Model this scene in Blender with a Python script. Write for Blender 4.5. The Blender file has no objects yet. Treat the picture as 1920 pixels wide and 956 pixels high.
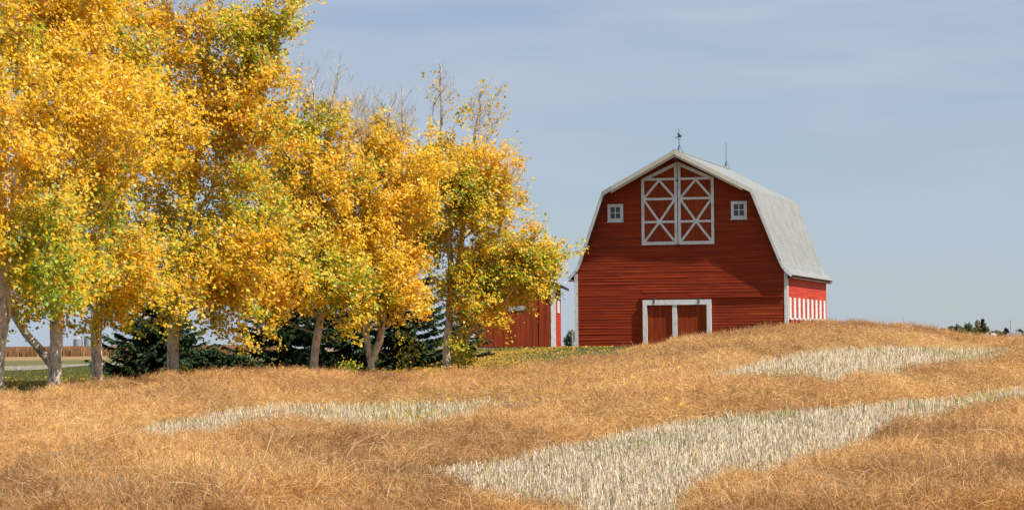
import bpy, math, random
import numpy as np
from mathutils import Matrix, Vector

R = math.radians
PI = math.pi
# ------------------------------------------------------------------ camera
F = 5340.0; PW, PH = 1920.0, 956.0
CZ = 2.0
PITCH = math.atan((650.0 - PH / 2) / F)
ROLL = R(0.5)
f_v = np.array([0, math.cos(PITCH), math.sin(PITCH)])
r0 = np.array([1.0, 0, 0]); u0 = np.array([0, -math.sin(PITCH), math.cos(PITCH)])
r_v = math.cos(ROLL) * r0 - math.sin(ROLL) * u0
u_v = math.sin(ROLL) * r0 + math.cos(ROLL) * u0
sc = bpy.context.scene
cd = bpy.data.cameras.new('camera'); cam = bpy.data.objects.new('camera', cd)
sc.collection.objects.link(cam); sc.camera = cam
cd.sensor_width = 36; cd.lens = F / PW * 36; cd.clip_start = 0.5; cd.clip_end = 20000
M = Matrix.Identity(4)
for i in range(3):
    M[i][0] = r_v[i]; M[i][1] = u_v[i]; M[i][2] = -f_v[i]
M[0][3] = 0; M[1][3] = 0; M[2][3] = CZ
cam.matrix_world = M

# ------------------------------------------------------------------ light
BARN_A = R(14.0)
bx_v = np.array([math.cos(BARN_A), -math.sin(BARN_A), 0])       # along the barn front
bn_v = np.array([-math.sin(BARN_A), -math.cos(BARN_A), 0])      # out of the barn front
sun_v = 1.3 * bx_v + 0.42 * bn_v + np.array([0, 0, 1.75]); sun_v /= np.linalg.norm(sun_v)
SUN_EL = math.asin(sun_v[2]); SUN_AZ = math.atan2(sun_v[0], sun_v[1])
sd = bpy.data.lights.new('sun', 'SUN'); so = bpy.data.objects.new('sun', sd); sc.collection.objects.link(so)
sd.energy = 5.0; sd.angle = R(0.5); sd.color = (1.0, 0.95, 0.87)
so.rotation_euler = Vector(sun_v).to_track_quat('Z', 'Y').to_euler()
so.location = (40, -20, 60)
w = bpy.data.worlds.new('World'); sc.world = w; w.use_nodes = True
nt = w.node_tree; N = nt.nodes; L = nt.links; N.clear()
out = N.new('ShaderNodeOutputWorld'); bg = N.new('ShaderNodeBackground'); bg.inputs['Strength'].default_value = 0.084
sky = N.new('ShaderNodeTexSky'); sky.sky_type = 'NISHITA'; sky.sun_disc = False
sky.sun_elevation = SUN_EL; sky.sun_rotation = SUN_AZ; sky.altitude = 600; sky.air_density = 1.0; sky.dust_density = 0.35; sky.ozone_density = 2.0
hs = N.new('ShaderNodeHueSaturation'); hs.inputs['Saturation'].default_value = 0.80; hs.inputs['Value'].default_value = 0.80
tint = N.new('ShaderNodeMixRGB'); tint.blend_type = 'MULTIPLY'; tint.inputs[0].default_value = 1; tint.inputs[2].default_value = (.90, 1.0, 1.15, 1)
# thin cirrus, laid out by direction in the sky
tc = N.new('ShaderNodeTexCoord'); mp = N.new('ShaderNodeMapping'); mp.inputs['Scale'].default_value = (5, 5, 34); mp.inputs['Rotation'].default_value = (0, R(5), 0)
nz = N.new('ShaderNodeTexNoise'); nz.inputs['Scale'].default_value = 1.3; nz.inputs['Detail'].default_value = 5; nz.inputs['Roughness'].default_value = 0.5; nz.inputs['Distortion'].default_value = 0.4
cr = N.new('ShaderNodeValToRGB'); cr.color_ramp.elements[0].position = 0.42; cr.color_ramp.elements[1].position = 0.66
cr.color_ramp.elements[0].color = (.36, .36, .36, 1); cr.color_ramp.elements[1].color = (0.92, 0.92, 0.92, 1)
mx = N.new('ShaderNodeMixRGB'); mx.inputs['Color2'].default_value = (4.5, 5.3, 6.5, 1)
L.new(tc.outputs['Generated'], mp.inputs['Vector']); L.new(mp.outputs[0], nz.inputs['Vector']); L.new(nz.outputs['Fac'], cr.inputs[0])
L.new(sky.outputs[0], hs.inputs['Color']); L.new(hs.outputs[0], tint.inputs[1]); L.new(tint.outputs[0], mx.inputs['Color1']); L.new(cr.outputs[0], mx.inputs['Fac'])
L.new(mx.outputs[0], bg.inputs['Color']); L.new(bg.outputs[0], out.inputs['Surface'])
sc.view_settings.view_transform = 'Standard'; sc.view_settings.look = 'None'
sc.view_settings.exposure = 0.30; sc.view_settings.gamma = 1.0; sc.view_settings.use_curve_mapping = False
sc.render.engine = 'CYCLES'
sc.cycles.max_bounces = 6; sc.cycles.diffuse_bounces = 3; sc.cycles.transmission_bounces = 3; sc.cycles.transparent_max_bounces = 4
sc.cycles.caustics_reflective = False; sc.cycles.caustics_refractive = False

# ------------------------------------------------------------------ geometry of sight: used only to read ground positions off the photo
def ray_ab(px, py):
    px = np.asarray(px, float); py = np.asarray(py, float)
    dx = (px - PW / 2) / F; dy = -(py - PH / 2) / F
    d = [f_v[i] + r_v[i] * dx + u_v[i] * dy for i in range(3)]
    return d[0] / d[1], d[2] / d[1]
def at(px, py, Y):
    a, b = ray_ab(px, py); return np.array([float(a) * Y, Y, CZ + float(b) * Y])
def proj(X, Y, Z):
    d = [X, Y, Z - CZ]
    xc = sum(d[i] * r_v[i] for i in range(3)); yc = sum(d[i] * u_v[i] for i in range(3)); zc = sum(d[i] * f_v[i] for i in range(3))
    return PW / 2 + F * xc / zc, PH / 2 - F * yc / zc
def sstep(x, a, b):
    t = np.clip((x - a) / (b - a), 0, 1); return t * t * (3 - 2 * t)

# ------------------------------------------------------------------ noise in numpy (value noise, 3 octaves)
_rn = np.random.RandomState(5); _T = _rn.rand(64, 64)
def vnoise(x, y):
    xi = np.floor(x).astype(int); yi = np.floor(y).astype(int); fx = x - xi; fy = y - yi
    fx = fx * fx * (3 - 2 * fx); fy = fy * fy * (3 - 2 * fy)
    a = _T[xi & 63, yi & 63]; b = _T[(xi + 1) & 63, yi & 63]; c = _T[xi & 63, (yi + 1) & 63]; d = _T[(xi + 1) & 63, (yi + 1) & 63]
    return (a * (1 - fx) + b * fx) * (1 - fy) + (c * (1 - fx) + d * fx) * fy
def fnoise(x, y):
    return (vnoise(x, y) + 0.5 * vnoise(x * 2.1 + 7, y * 2.1 + 3) + 0.25 * vnoise(x * 4.3 + 1, y * 4.3 + 9)) / 1.75

# ------------------------------------------------------------------ mesh helpers
LEAFK = .88
def mesh_np(name, V, Q=None, T=None, mat=None, parent=None, smooth=False, col=None, mats=None, midx=None):
    me = bpy.data.meshes.new(name)
    nq = 0 if Q is None else len(Q); ntri = 0 if T is None else len(T)
    me.vertices.add(len(V)); me.vertices.foreach_set('co', np.asarray(V, np.float32).ravel())
    idx = []
    if nq: idx.append(np.asarray(Q, np.int32).ravel())
    if ntri: idx.append(np.asarray(T, np.int32).ravel())
    idx = np.concatenate(idx)
    me.loops.add(len(idx)); me.loops.foreach_set('vertex_index', idx)
    st = np.concatenate([np.arange(nq) * 4, nq * 4 + np.arange(ntri) * 3]).astype(np.int32)
    me.polygons.add(nq + ntri); me.polygons.foreach_set('loop_start', st)
    me.update(calc_edges=True)
    if smooth: me.polygons.foreach_set('use_smooth', np.ones(nq + ntri, bool))
    if col is not None:
        ca = me.color_attributes.new('Col', 'FLOAT_COLOR', 'POINT')
        c4 = np.ones((len(V), 4), np.float32); c4[:, :col.shape[1]] = col * (1 if name in ('ground', 'crown') else LEAFK)
        ca.data.foreach_set('color', c4.ravel())
    if mat: me.materials.append(mat)
    o = bpy.data.objects.new(name, me); sc.collection.objects.link(o)
    if parent: o.parent = parent
    return o
class MB:
    def __init__(s): s.v = []; s.f = []
    def poly(s, pts):
        n = len(s.v); s.v += [tuple(p) for p in pts]; s.f.append(tuple(range(n, n + len(pts))))
    def box(s, x0, x1, y0, y1, z0, z1):
        n = len(s.v)
        s.v += [(x, y, z) for x in (x0, x1) for y in (y0, y1) for z in (z0, z1)]
        for q in ((0, 1, 3, 2), (4, 6, 7, 5), (0, 4, 5, 1), (2, 3, 7, 6), (0, 2, 6, 4), (1, 5, 7, 3)): s.f.append(tuple(n + i for i in q))
    def prism(s, pts, y0, y1):            # outline in xz, extruded along y
        n = len(s.v); k = len(pts)
        s.v += [(p[0], y0, p[1]) for p in pts] + [(p[0], y1, p[1]) for p in pts]
        s.f.append(tuple(n + i for i in range(k))); s.f.append(tuple(n + k + i for i in reversed(range(k))))
        for i in range(k):
            j = (i + 1) % k; s.f.append((n + i, n + k + i, n + k + j, n + j))
    def bar(s, p, q, wd, y0, y1):         # board between two xz points
        p = np.array(p, float); q = np.array(q, float); d = q - p; d /= np.linalg.norm(d); m = np.array([-d[1], d[0]]) * wd / 2
        s.prism([p + m, q + m, q - m, p - m], y0, y1)
    def tube(s, p, q, r1, r2=None, n=8):
        r2 = r1 if r2 is None else r2
        p = np.array(p, float); q = np.array(q, float); d = q - p; d /= np.linalg.norm(d)
        a = np.cross(d, [0, 0, 1.0] if abs(d[2]) < .9 else [1.0, 0, 0]); a /= np.linalg.norm(a); b = np.cross(d, a); k = len(s.v)
        for c, r in ((p, r1), (q, r2)):
            for i in range(n):
                t = 2 * PI * i / n; s.v.append(tuple(c + r * (a * math.cos(t) + b * math.sin(t))))
        for i in range(n):
            j = (i + 1) % n; s.f.append((k + i, k + n + i, k + n + j, k + j))
        s.f.append(tuple(k + i for i in range(n))); s.f.append(tuple(k + n + i for i in reversed(range(n))))
    def build(s, name, mat, parent=None, loc=None):
        me = bpy.data.meshes.new(name); me.from_pydata(s.v, [], s.f); me.update()
        if mat: me.materials.append(mat)
        import bmesh
        bm = bmesh.new(); bm.from_mesh(me); bmesh.ops.recalc_face_normals(bm, faces=bm.faces); bm.to_mesh(me); bm.free()
        o = bpy.data.objects.new(name, me); sc.collection.objects.link(o)
        if parent: o.parent = parent
        if loc is not None: o.location = loc
        return o
def tag(o, label=None, cat=None, group=None, kind=None):
    if label: o['label'] = label
    if cat: o['category'] = cat
    if group: o['group'] = group
    if kind: o['kind'] = kind
    return o
def empty(name, loc, rz=0):
    o = bpy.data.objects.new(name, None); sc.collection.objects.link(o); o.location = loc; o.rotation_euler = (0, 0, rz); o.empty_display_size = .3
    return o

# ------------------------------------------------------------------ materials
def new_mat(name, rough=0.8, spec=0.3):
    m = bpy.data.materials.new(name); m.use_nodes = True; b = m.node_tree.nodes['Principled BSDF']
    b.inputs['Roughness'].default_value = rough; b.inputs['Specular IOR Level'].default_value = spec
    return m, m.node_tree.nodes, m.node_tree.links, b
def noise_mat(name, c1, c2, scale=(1, 1, 1), nscale=3.0, rough=.8, spec=.25, c3=None, lo=.35, hi=.65, bump=0.0, detail=6):
    c1 = tuple(v * .84 for v in c1); c2 = tuple(v * .84 for v in c2)
    m, n, l, b = new_mat(name, rough, spec)
    t = n.new('ShaderNodeTexCoord'); mp = n.new('ShaderNodeMapping'); mp.inputs['Scale'].default_value = scale
    z = n.new('ShaderNodeTexNoise'); z.inputs['Scale'].default_value = nscale; z.inputs['Detail'].default_value = detail; z.inputs['Roughness'].default_value = .65
    r = n.new('ShaderNodeValToRGB'); r.color_ramp.elements[0].position = lo; r.color_ramp.elements[1].position = hi
    r.color_ramp.elements[0].color = (*c1, 1); r.color_ramp.elements[1].color = (*c2, 1)
    if c3: e = r.color_ramp.elements.new(min(.98, hi + .12)); e.color = (*c3, 1)
    l.new(t.outputs['Object'], mp.inputs[0]); l.new(mp.outputs[0], z.inputs['Vector']); l.new(z.outputs['Fac'], r.inputs[0]); l.new(r.outputs[0], b.inputs['Base Color'])
    if bump:
        bp = n.new('ShaderNodeBump'); bp.inputs['Strength'].default_value = bump; bp.inputs['Distance'].default_value = .02
        l.new(z.outputs['Fac'], bp.inputs['Height']); l.new(bp.outputs[0], b.inputs['Normal'])
    return m
def strand_mat(name, trans=0.3, rough=.6, spec=.2, tcol=(1, 1, 1)):
    m, n, l, b = new_mat(name, rough, spec)
    at_ = n.new('ShaderNodeVertexColor'); at_.layer_name = 'Col'
    l.new(at_.outputs[0], b.inputs['Base Color'])
    tr = n.new('ShaderNodeBsdfTranslucent'); mi = n.new('ShaderNodeMixShader'); mi.inputs[0].default_value = trans
    mc = n.new('ShaderNodeMixRGB'); mc.blend_type = 'MULTIPLY'; mc.inputs[0].default_value = 1; mc.inputs[2].default_value = (*tcol, 1)
    l.new(at_.outputs[0], mc.inputs[1]); l.new(mc.outputs[0], tr.inputs[0])
    l.new(b.outputs[0], mi.inputs[1]); l.new(tr.outputs[0], mi.inputs[2]); l.new(mi.outputs[0], n['Material Output'].inputs[0])
    return m
M_leaf = strand_mat('autumn_leaf', .50, .45, .4, (1.0, 1.0, .7))
M_straw = strand_mat('straw', .22, .6, .25)
M_stub = strand_mat('stubble_stalk', .15, .55, .3)
M_needle = strand_mat('needle', .12, .6, .3)
M_grass = strand_mat('grass_blade', .3, .6, .2)
M_white = noise_mat('white_paint', (.50, .50, .49), (.84, .84, .83), (2.5, 2.5, 1.2), 3, .6, .3, lo=.28, hi=.52)
M_cream = noise_mat('cream_paint', (.66, .60, .50), (.80, .75, .65), (3, 3, 3), 3, .65, .3)
M_redboard = None
def red_wall_mat(name, dark, mid, light, sc_, vertical=False, streak=(1, 1, 1)):
    m, n, l, b = new_mat(name, .72, .22)
    dark, mid, light = [tuple(v * .78 for v in c) for c in (dark, mid, light)]
    t = n.new('ShaderNodeTexCoord'); mp = n.new('ShaderNodeMapping'); mp.inputs['Scale'].default_value = sc_
    z = n.new('ShaderNodeTexNoise'); z.inputs['Scale'].default_value = 1.0; z.inputs['Detail'].default_value = 7; z.inputs['Roughness'].default_value = .7
    r = n.new('ShaderNodeValToRGB'); r.color_ramp.elements[0].position = .32; r.color_ramp.elements[1].position = .56
    r.color_ramp.elements[0].color = (*dark, 1); r.color_ramp.elements[1].color = (*mid, 1); e = r.color_ramp.elements.new(.74); e.color = (*light, 1)
    l.new(t.outputs['Object'], mp.inputs[0]); l.new(mp.outputs[0], z.inputs['Vector']); l.new(z.outputs['Fac'], r.inputs[0])
    mp2 = n.new('ShaderNodeMapping'); mp2.inputs['Scale'].default_value = streak
    z2 = n.new('ShaderNodeTexNoise'); z2.inputs['Scale'].default_value = 1.0; z2.inputs['Detail'].default_value = 4
    r2 = n.new('ShaderNodeValToRGB'); r2.color_ramp.elements[0].position = .35; r2.color_ramp.elements[1].position = .6; r2.color_ramp.elements[0].color = (.74, .74, .74, 1)
    mm = n.new('ShaderNodeMixRGB'); mm.blend_type = 'MULTIPLY'; mm.inputs[0].default_value = 1
    l.new(t.outputs['Object'], mp2.inputs[0]); l.new(mp2.outputs[0], z2.inputs['Vector']); l.new(z2.outputs['Fac'], r2.inputs[0])
    l.new(r.outputs[0], mm.inputs[1]); l.new(r2.outputs[0], mm.inputs[2]); l.new(mm.outputs[0], b.inputs['Base Color'])
    return m
M_red = red_wall_mat('red_clapboard', (.22, .018, .005), (.40, .047, .007), (.56, .12, .03), (.35, 1, 7), streak=(.12, 1, 13))
M_redside = red_wall_mat('red_side_sunlit', (.58, .050, .022), (.70, .070, .030), (.74, .12, .06), (2, .6, 2), streak=(1, .3, 6))  # barn red lightened so the side walls carry sunlight in their colour
M_reddoor = red_wall_mat('red_door_boards', (.25, .030, .006), (.40, .056, .010), (.46, .075, .014), (5, 1, .5), streak=(9, 1, .2))
M_glass, _n, _l, _b = new_mat('window_glass', .08, .5); _b.inputs['Base Color'].default_value = (.035, .04, .045, 1)
M_iron = noise_mat('dark_iron', (.05, .05, .05), (.10, .10, .11), nscale=6, rough=.5)
M_soffit = noise_mat('soffit_wood', (.10, .05, .035), (.17, .085, .06), nscale=4)
# shingles: real weathered grey, broken up by courses
def shingle_mat():
    m, n, l, b = new_mat('grey_shingle', .85, .2)
    t = n.new('ShaderNodeTexCoord'); mp = n.new('ShaderNodeMapping'); mp.inputs['Rotation'].default_value = (0, 0, PI / 2)
    br = n.new('ShaderNodeTexBrick'); br.inputs['Scale'].default_value = 1.0; br.inputs['Brick Width'].default_value = .3; br.inputs['Row Height'].default_value = .16
    br.inputs['Mortar Size'].default_value = .010; br.inputs['Color1'].default_value = (.31, .32, .31, 1); br.inputs['Color2'].default_value = (.28, .29, .28, 1); br.inputs['Mortar'].default_value = (.22, .22, .215, 1)
    uv = n.new('ShaderNodeUVMap'); uv.uv_map = 'UVMap'
    z = n.new('ShaderNodeTexNoise'); z.inputs['Scale'].default_value = 1.1; z.inputs['Detail'].default_value = 8; z.inputs['Roughness'].default_value = .7
    r = n.new('ShaderNodeValToRGB'); r.color_ramp.elements[0].position = .3; r.color_ramp.elements[1].position = .7; r.color_ramp.elements[0].color = (.78, .79, .78, 1); r.color_ramp.elements[1].color = (1.1, 1.1, 1.08, 1)
    mm = n.new('ShaderNodeMixRGB'); mm.blend_type = 'MULTIPLY'; mm.inputs[0].default_value = 1
    l.new(uv.outputs[0], br.inputs['Vector']); l.new(t.outputs['Object'], z.inputs['Vector']); l.new(z.outputs['Fac'], r.inputs[0])
    l.new(br.outputs['Color'], mm.inputs[1]); l.new(r.outputs[0], mm.inputs[2]); l.new(mm.outputs[0], b.inputs['Base Color'])
    bp = n.new('ShaderNodeBump'); bp.inputs['Strength'].default_value = .4; bp.inputs['Distance'].default_value = .02
    l.new(br.outputs['Fac'], bp.inputs['Height']); bp.invert = True; l.new(bp.outputs[0], b.inputs['Normal'])
    return m
M_shingle = shingle_mat()
def bark_mat(name, c1, c2, cm):
    m, n, l, b = new_mat(name, .85, .15)
    t = n.new('ShaderNodeTexCoord')
    z = n.new('ShaderNodeTexNoise'); z.inputs['Scale'].default_value = 3.5; z.inputs['Detail'].default_value = 8; z.inputs['Roughness'].default_value = .7
    r = n.new('ShaderNodeValToRGB'); r.color_ramp.elements[0].position = .38; r.color_ramp.elements[1].position = .6; r.color_ramp.elements[0].color = (*c1, 1); r.color_ramp.elements[1].color = (*c2, 1)
    mp = n.new('ShaderNodeMapping'); mp.inputs['Scale'].default_value = (6, 6, 2.4)
    z2 = n.new('ShaderNodeTexNoise'); z2.inputs['Scale'].default_value = 1.6; z2.inputs['Detail'].default_value = 6; z2.inputs['Roughness'].default_value = .75
    r2 = n.new('ShaderNodeValToRGB'); r2.color_ramp.elements[0].position = .40; r2.color_ramp.elements[1].position = .47
    mi = n.new('ShaderNodeMixRGB'); mi.inputs[1].default_value = (*cm, 1)
    l.new(t.outputs['Object'], z.inputs['Vector']); l.new(z.outputs['Fac'], r.inputs[0])
    l.new(t.outputs['Object'], mp.inputs[0]); l.new(mp.outputs[0], z2.inputs['Vector']); l.new(z2.outputs['Fac'], r2.inputs[0])
    l.new(r2.outputs[0], mi.inputs[0]); l.new(r.outputs[0], mi.inputs[2]); l.new(mi.outputs[0], b.inputs['Base Color'])
    bp = n.new('ShaderNodeBump'); bp.inputs['Strength'].default_value = .9; bp.inputs['Distance'].default_value = .04
    l.new(z2.outputs['Fac'], bp.inputs['Height']); l.new(bp.outputs[0], b.inputs['Normal'])
    return m
M_bark = bark_mat('poplar_bark', (.42, .35, .27), (.68, .60, .49), (.15, .11, .08))
M_bark2 = bark_mat('dark_bark', (.10, .07, .05), (.16, .12, .09), (.05, .035, .025))

# ------------------------------------------------------------------ terrain
crest = [(-400, 760, 60), (0, 746, 64), (60, 740, 66), (105, 730, 68), (200, 719, 72), (300, 701, 76), (400, 693, 79), (500, 689, 82), (600, 688, 84), (700, 696, 85),
         (836, 693, 87), (950, 684, 92), (1060, 669, 96), (1150, 661, 99), (1200, 651, 101), (1260, 638, 103), (1320, 631, 104), (1400, 619, 105), (1470, 611, 106),
         (1540, 606, 107), (1620, 609, 109), (1700, 615, 110), (1760, 624, 110), (1800, 634, 110), (1850, 641, 108), (1890, 643, 106), (1920, 641, 104), (2300, 632, 100)]
_ca, _cb = ray_ab([c[0] for c in crest], [c[1] + float(np.interp(c[0], [0, 650, 1060, 1200, 1540, 1640, 1780, 1850, 2300], [20, 25, 22, 14, 12, 11, 7, 3, 3])) for c in crest]); _cy = np.array([c[2] for c in crest], float)
Y0 = 27.0
_a0, _b0 = ray_ab(960, 956)
def crest_at(a): return np.interp(a, _ca, _cb), np.interp(a, _ca, _cy)
def b_bottom(a): return float(_b0) + 0 * a
def canopy_Y(a, b):
    be, Ye = crest_at(a); b0 = b_bottom(a)
    t = (b - b0) / (be - b0); return 1.0 / (1 / Y0 + t * (1 / Ye - 1 / Y0))
def lawn_rel(X, Y):
    q = (X + 14) / 12.0 - np.maximum(0, 155 - Y) * 0.0097
    z = -0.95 + 0.85 * sstep(q, 0, 1)
    z = z + 1.75 * sstep(X, 60, 130) * sstep(Y, 350, 800)
    return z
def terr(X, Y, low=0.0):
    """canopy height of the field in front (stalk tops); the lawn behind it"""
    X = np.asarray(X, float); Y = np.asarray(Y, float)
    Ys = np.maximum(Y, 1.0); a = np.clip(X / Ys, -.5, .5)
    be, Ye = crest_at(a); b0 = b_bottom(a)
    s = (1 / np.maximum(Ys, 14.0) - 1 / Y0) / (1 / Ye - 1 / Y0)
    zf = (b0 + s * (be - b0)) * np.maximum(Ys, 14.0)
    zf = zf * sstep(Ys, 4, 16) + (-2.0) * (1 - sstep(Ys, 4, 16))
    k = sstep(Y - Ye, .5, 13.0)
    slope_keep = (b0 + 1.0 * (be - b0)) * Ye           # crest height carried on, then falls to the lawn
    zf = np.where(Y > Ye, slope_keep, zf)
    zf = zf - low * (1 - sstep(Y - Ye, -1.0, 1.0)) - low * (1 - k) * sstep(Y - Ye, -1, 1)
    return CZ + zf * (1 - k) + lawn_rel(X, Y) * k
GL = 0.30     # canopy to soil

# stubble patches: outlines read off the photograph, filled into a map and looked up on the ground
polyA = [(240, 800), (300, 785), (360, 772), (440, 762), (520, 752), (640, 750), (760, 748), (860, 746), (950, 743), (1010, 743), (985, 756), (900, 766), (850, 775), (800, 785), (760, 794), (700, 792), (640, 782), (560, 771), (480, 788), (400, 798), (340, 810), (300, 822), (250, 834)]
polyB = [(1310, 698), (1380, 684), (1440, 668), (1500, 655), (1580, 647), (1680, 644), (1800, 646), (1905, 648), (1890, 658), (1800, 667), (1740, 672), (1660, 687), (1560, 697), (1450, 704), (1370, 704)]
polyC = [(745, 878), (850, 866), (960, 858), (1000, 840), (1050, 828), (1150, 808), (1220, 792), (1300, 780), (1400, 768), (1550, 757), (1680, 745), (1800, 735), (1920, 719), (2300, 688), (2300, 708), (1920, 740), (1800, 756), (1720, 768), (1680, 790), (1640, 820), (1560, 850), (1480, 870), (1420, 882), (1360, 900), (1300, 935), (1270, 975), (1250, 1100), (1060, 1100), (1055, 950), (1045, 915), (975, 925), (915, 940), (850, 930), (765, 900)]
MX0, MY0, MW, MH = -500, 560, 2950, 700
mask = np.zeros((MH, MW), np.float32)
def fill(poly):
    p = np.array(poly, float); n = len(p)
    for r_ in range(MH):
        y = r_ + MY0 + .5; xs = []
        for i in range(n):
            x1, y1 = p[i]; x2, y2 = p[(i + 1) % n]
            if (y1 <= y < y2) or (y2 <= y < y1): xs.append(x1 + (y - y1) / (y2 - y1) * (x2 - x1))
        xs.sort()
        for k in range(0, len(xs) - 1, 2):
            mask[r_, max(0, int(xs[k] - MX0)):max(0, int(xs[k + 1] - MX0))] = 1
for p in (polyA, polyB, polyC): fill(p)
def look(X, Y):
    Z = terr(X, Y); px, py = proj(X, Y, Z)
    i = np.clip((py - MY0).astype(int), 0, MH - 1); j = np.clip((px - MX0).astype(int), 0, MW - 1)
    i2 = np.clip((py - np.minimum(.27 * F / np.maximum(Y, 10), 24) - MY0).astype(int), 0, MH - 1)
    return np.maximum(mask[i, j], mask[i2, j])
def stub_frac(X, Y, rad=.28):
    X = np.asarray(X, float); Y = np.asarray(Y, float)
    jx = (fnoise(X * 1.7, Y * 1.1) - .5) * .7; jy = (fnoise(X * 1.3 + 40, Y * .9 + 11) - .5) * 1.1
    s = look(X + jx, Y + jy) * 3.0; n = 3.0
    for k in range(8):
        t = 2 * PI * k / 8 + .3; s = s + look(X + jx + rad * math.cos(t), Y + jy + rad * 2.2 * math.sin(t)); n += 1
    return s / n
def infield(X, Y):
    a = X / Y; be, Ye = crest_at(a); return 1 - sstep(Y - Ye, .0, 1.6)
def canopy(X, Y):
    """top surface of swath or stubble"""
    fr = stub_frac(X, Y); m = sstep(fr, .15, .85)
    rg = 1 - np.abs(2 * fnoise(X * .62 + Y * .12 + 3, Y * .26 + 2) - 1) * 1.6
    lumps = (rg - .62) * .40 + (fnoise(X * 1.6 + 9, Y * 1.1) - .5) * .34
    m2 = sstep(stub_frac(X, Y, 1.0), 0, .55)
    lumps = np.clip(lumps, -.26, .13)
    return terr(X, Y) + (1 - m) * (lumps * (1 - .6 * m2) + .22 * (1 - m2)) + m * (-.06), m

# ------------------------------------------------------------------ ground sheet
def build_ground():
    ac = np.concatenate([-np.geomspace(.215, 3.0, 26)[::-1], np.linspace(-.21, .21, 330), np.geomspace(.215, 3.0, 26)])
    yc = np.concatenate([np.linspace(1.5, 25, 14), np.geomspace(25.5, 125, 300), np.geomspace(127, 9000, 60)])
    A, Y = np.meshgrid(ac, yc, indexing='ij'); X = A * Y
    Z = terr(X, Y, low=GL)
    fld = infield(X, Y)
    cn, m = canopy(X, Y)
    sw = (1 - m) ** 1.6 * fld
    Z = Z + sw * np.clip(cn - terr(X, Y) + GL - .17, 0, 2)         # soil and matted straw rise under each swath
    col = np.zeros((A.size, 3), np.float32)
    col[:, 0] = sw.ravel(); col[:, 1] = (m * fld).ravel()
    # lawn: 1 near the farmyard, falling to far fields
    lawn = (1 - fld) * (1 - sstep(Y, 260, 330)) * (1 - sstep(X, 15, 19))
    col[:, 2] = lawn.ravel()
    nx, ny = A.shape; I = np.arange(nx * ny).reshape(nx, ny)
    Q = np.stack([I[:-1, :-1], I[1:, :-1], I[1:, 1:], I[:-1, 1:]], -1).reshape(-1, 4)
    m_, n, l, b = new_mat('ground', .95, .05)
    vc = n.new('ShaderNodeVertexColor'); vc.layer_name = 'Col'; sp = n.new('ShaderNodeSeparateColor'); l.new(vc.outputs[0], sp.inputs[0])
    t = n.new('ShaderNodeTexCoord')
    def ramp(scale, c1, c2, det=8, sx=(1, 1, 1), lo=.35, hi=.65):
        mp = n.new('ShaderNodeMapping'); mp.inputs['Scale'].default_value = sx
        z = n.new('ShaderNodeTexNoise'); z.inputs['Scale'].default_value = scale; z.inputs['Detail'].default_value = det; z.inputs['Roughness'].default_value = .7
        r = n.new('ShaderNodeValToRGB'); r.color_ramp.elements[0].position = lo; r.color_ramp.elements[1].position = hi
        r.color_ramp.elements[0].color = (*c1, 1); r.color_ramp.elements[1].color = (*c2, 1)
        l.new(t.outputs['Object'], mp.inputs[0]); l.new(mp.outputs[0], z.inputs['Vector']); l.new(z.outputs['Fac'], r.inputs[0]); return r.outputs[0]
    far = ramp(.02, (.36, .22, .10), (.28, .19, .09))
    swc = ramp(14, (.16, .08, .028), (.50, .29, .11), lo=.42, hi=.58)  # dark end paints the shade down inside the straw mat
    stc = ramp(6, (.24, .17, .095), (.42, .32, .19))
    lwc = ramp(.9, (.10, .105, .035), (.19, .165, .07))
    def mixc(fac, c1, c2):
        mi = n.new('ShaderNodeMixRGB'); l.new(fac, mi.inputs[0]); l.new(c1, mi.inputs[1]); l.new(c2, mi.inputs[2]); return mi.outputs[0]
    c = mixc(sp.outputs['Blue'], far, lwc); c = mixc(sp.outputs['Red'], c, swc); c = mixc(sp.outputs['Green'], c, stc)
    l.new(c, b.inputs['Base Color'])
    o = mesh_np('ground', np.stack([X, Y, Z], -1).reshape(-1, 3), Q=Q, mat=m_, smooth=True, col=col)
    tag(o, kind='structure')
build_ground()

def gz(X, Y): return float(terr(np.array([X]), np.array([Y]), low=GL)[0])

# gravel drive beyond the trees on the left
def drive():
    near = [(-50, 122), (-24.5, 130), (-23, 138), (-26, 174), (-16, 196), (0, 206)]; far_ = [(-60, 160), (-32, 168), (-30, 178), (-28, 194), (-14, 210), (0, 218)]
    V = []; 
    for a_, b_ in zip(near, far_):
        for p in (a_, b_): V.append((p[0], p[1], CZ + float(lawn_rel(np.array(p[0]), np.array(p[1]))) + .05))
    V = np.array(V); Q = [(2 * i, 2 * i + 2, 2 * i + 3, 2 * i + 1) for i in range(len(near) - 1)]
    tag(mesh_np('gravel_drive', V, Q=Q, mat=noise_mat('gravel', (.36, .31, .25), (.46, .40, .33), nscale=2)), kind='structure')
drive()

# ------------------------------------------------------------------ ribbons
def ribbons(P, width, colr, side=None, name='strands', mat=None, parent=None):
    """P: (n, k, 3) points along each strand, width (n,k), colour (n,3)"""
    n, k, _ = P.shape
    if side is None:
        side = np.random.RandomState(1).normal(size=(n, 3))
    d = P[:, -1] - P[:, 0]; s = np.cross(d, side); s /= (np.linalg.norm(s, axis=1, keepdims=True) + 1e-9)
    off = s[:, None, :] * width[:, :, None] * .5
    V = np.stack([P - off, P + off], 2).reshape(-1, 3)      # n,k,2
    I = np.arange(n * k * 2).reshape(n, k, 2)
    Q = np.stack([I[:, :-1, 0], I[:, :-1, 1], I[:, 1:, 1], I[:, 1:, 0]], -1).reshape(-1, 4)
    C = np.repeat(colr, k * 2, axis=0)
    return mesh_np(name, V, Q=Q, mat=mat, parent=parent, col=C)

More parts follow.
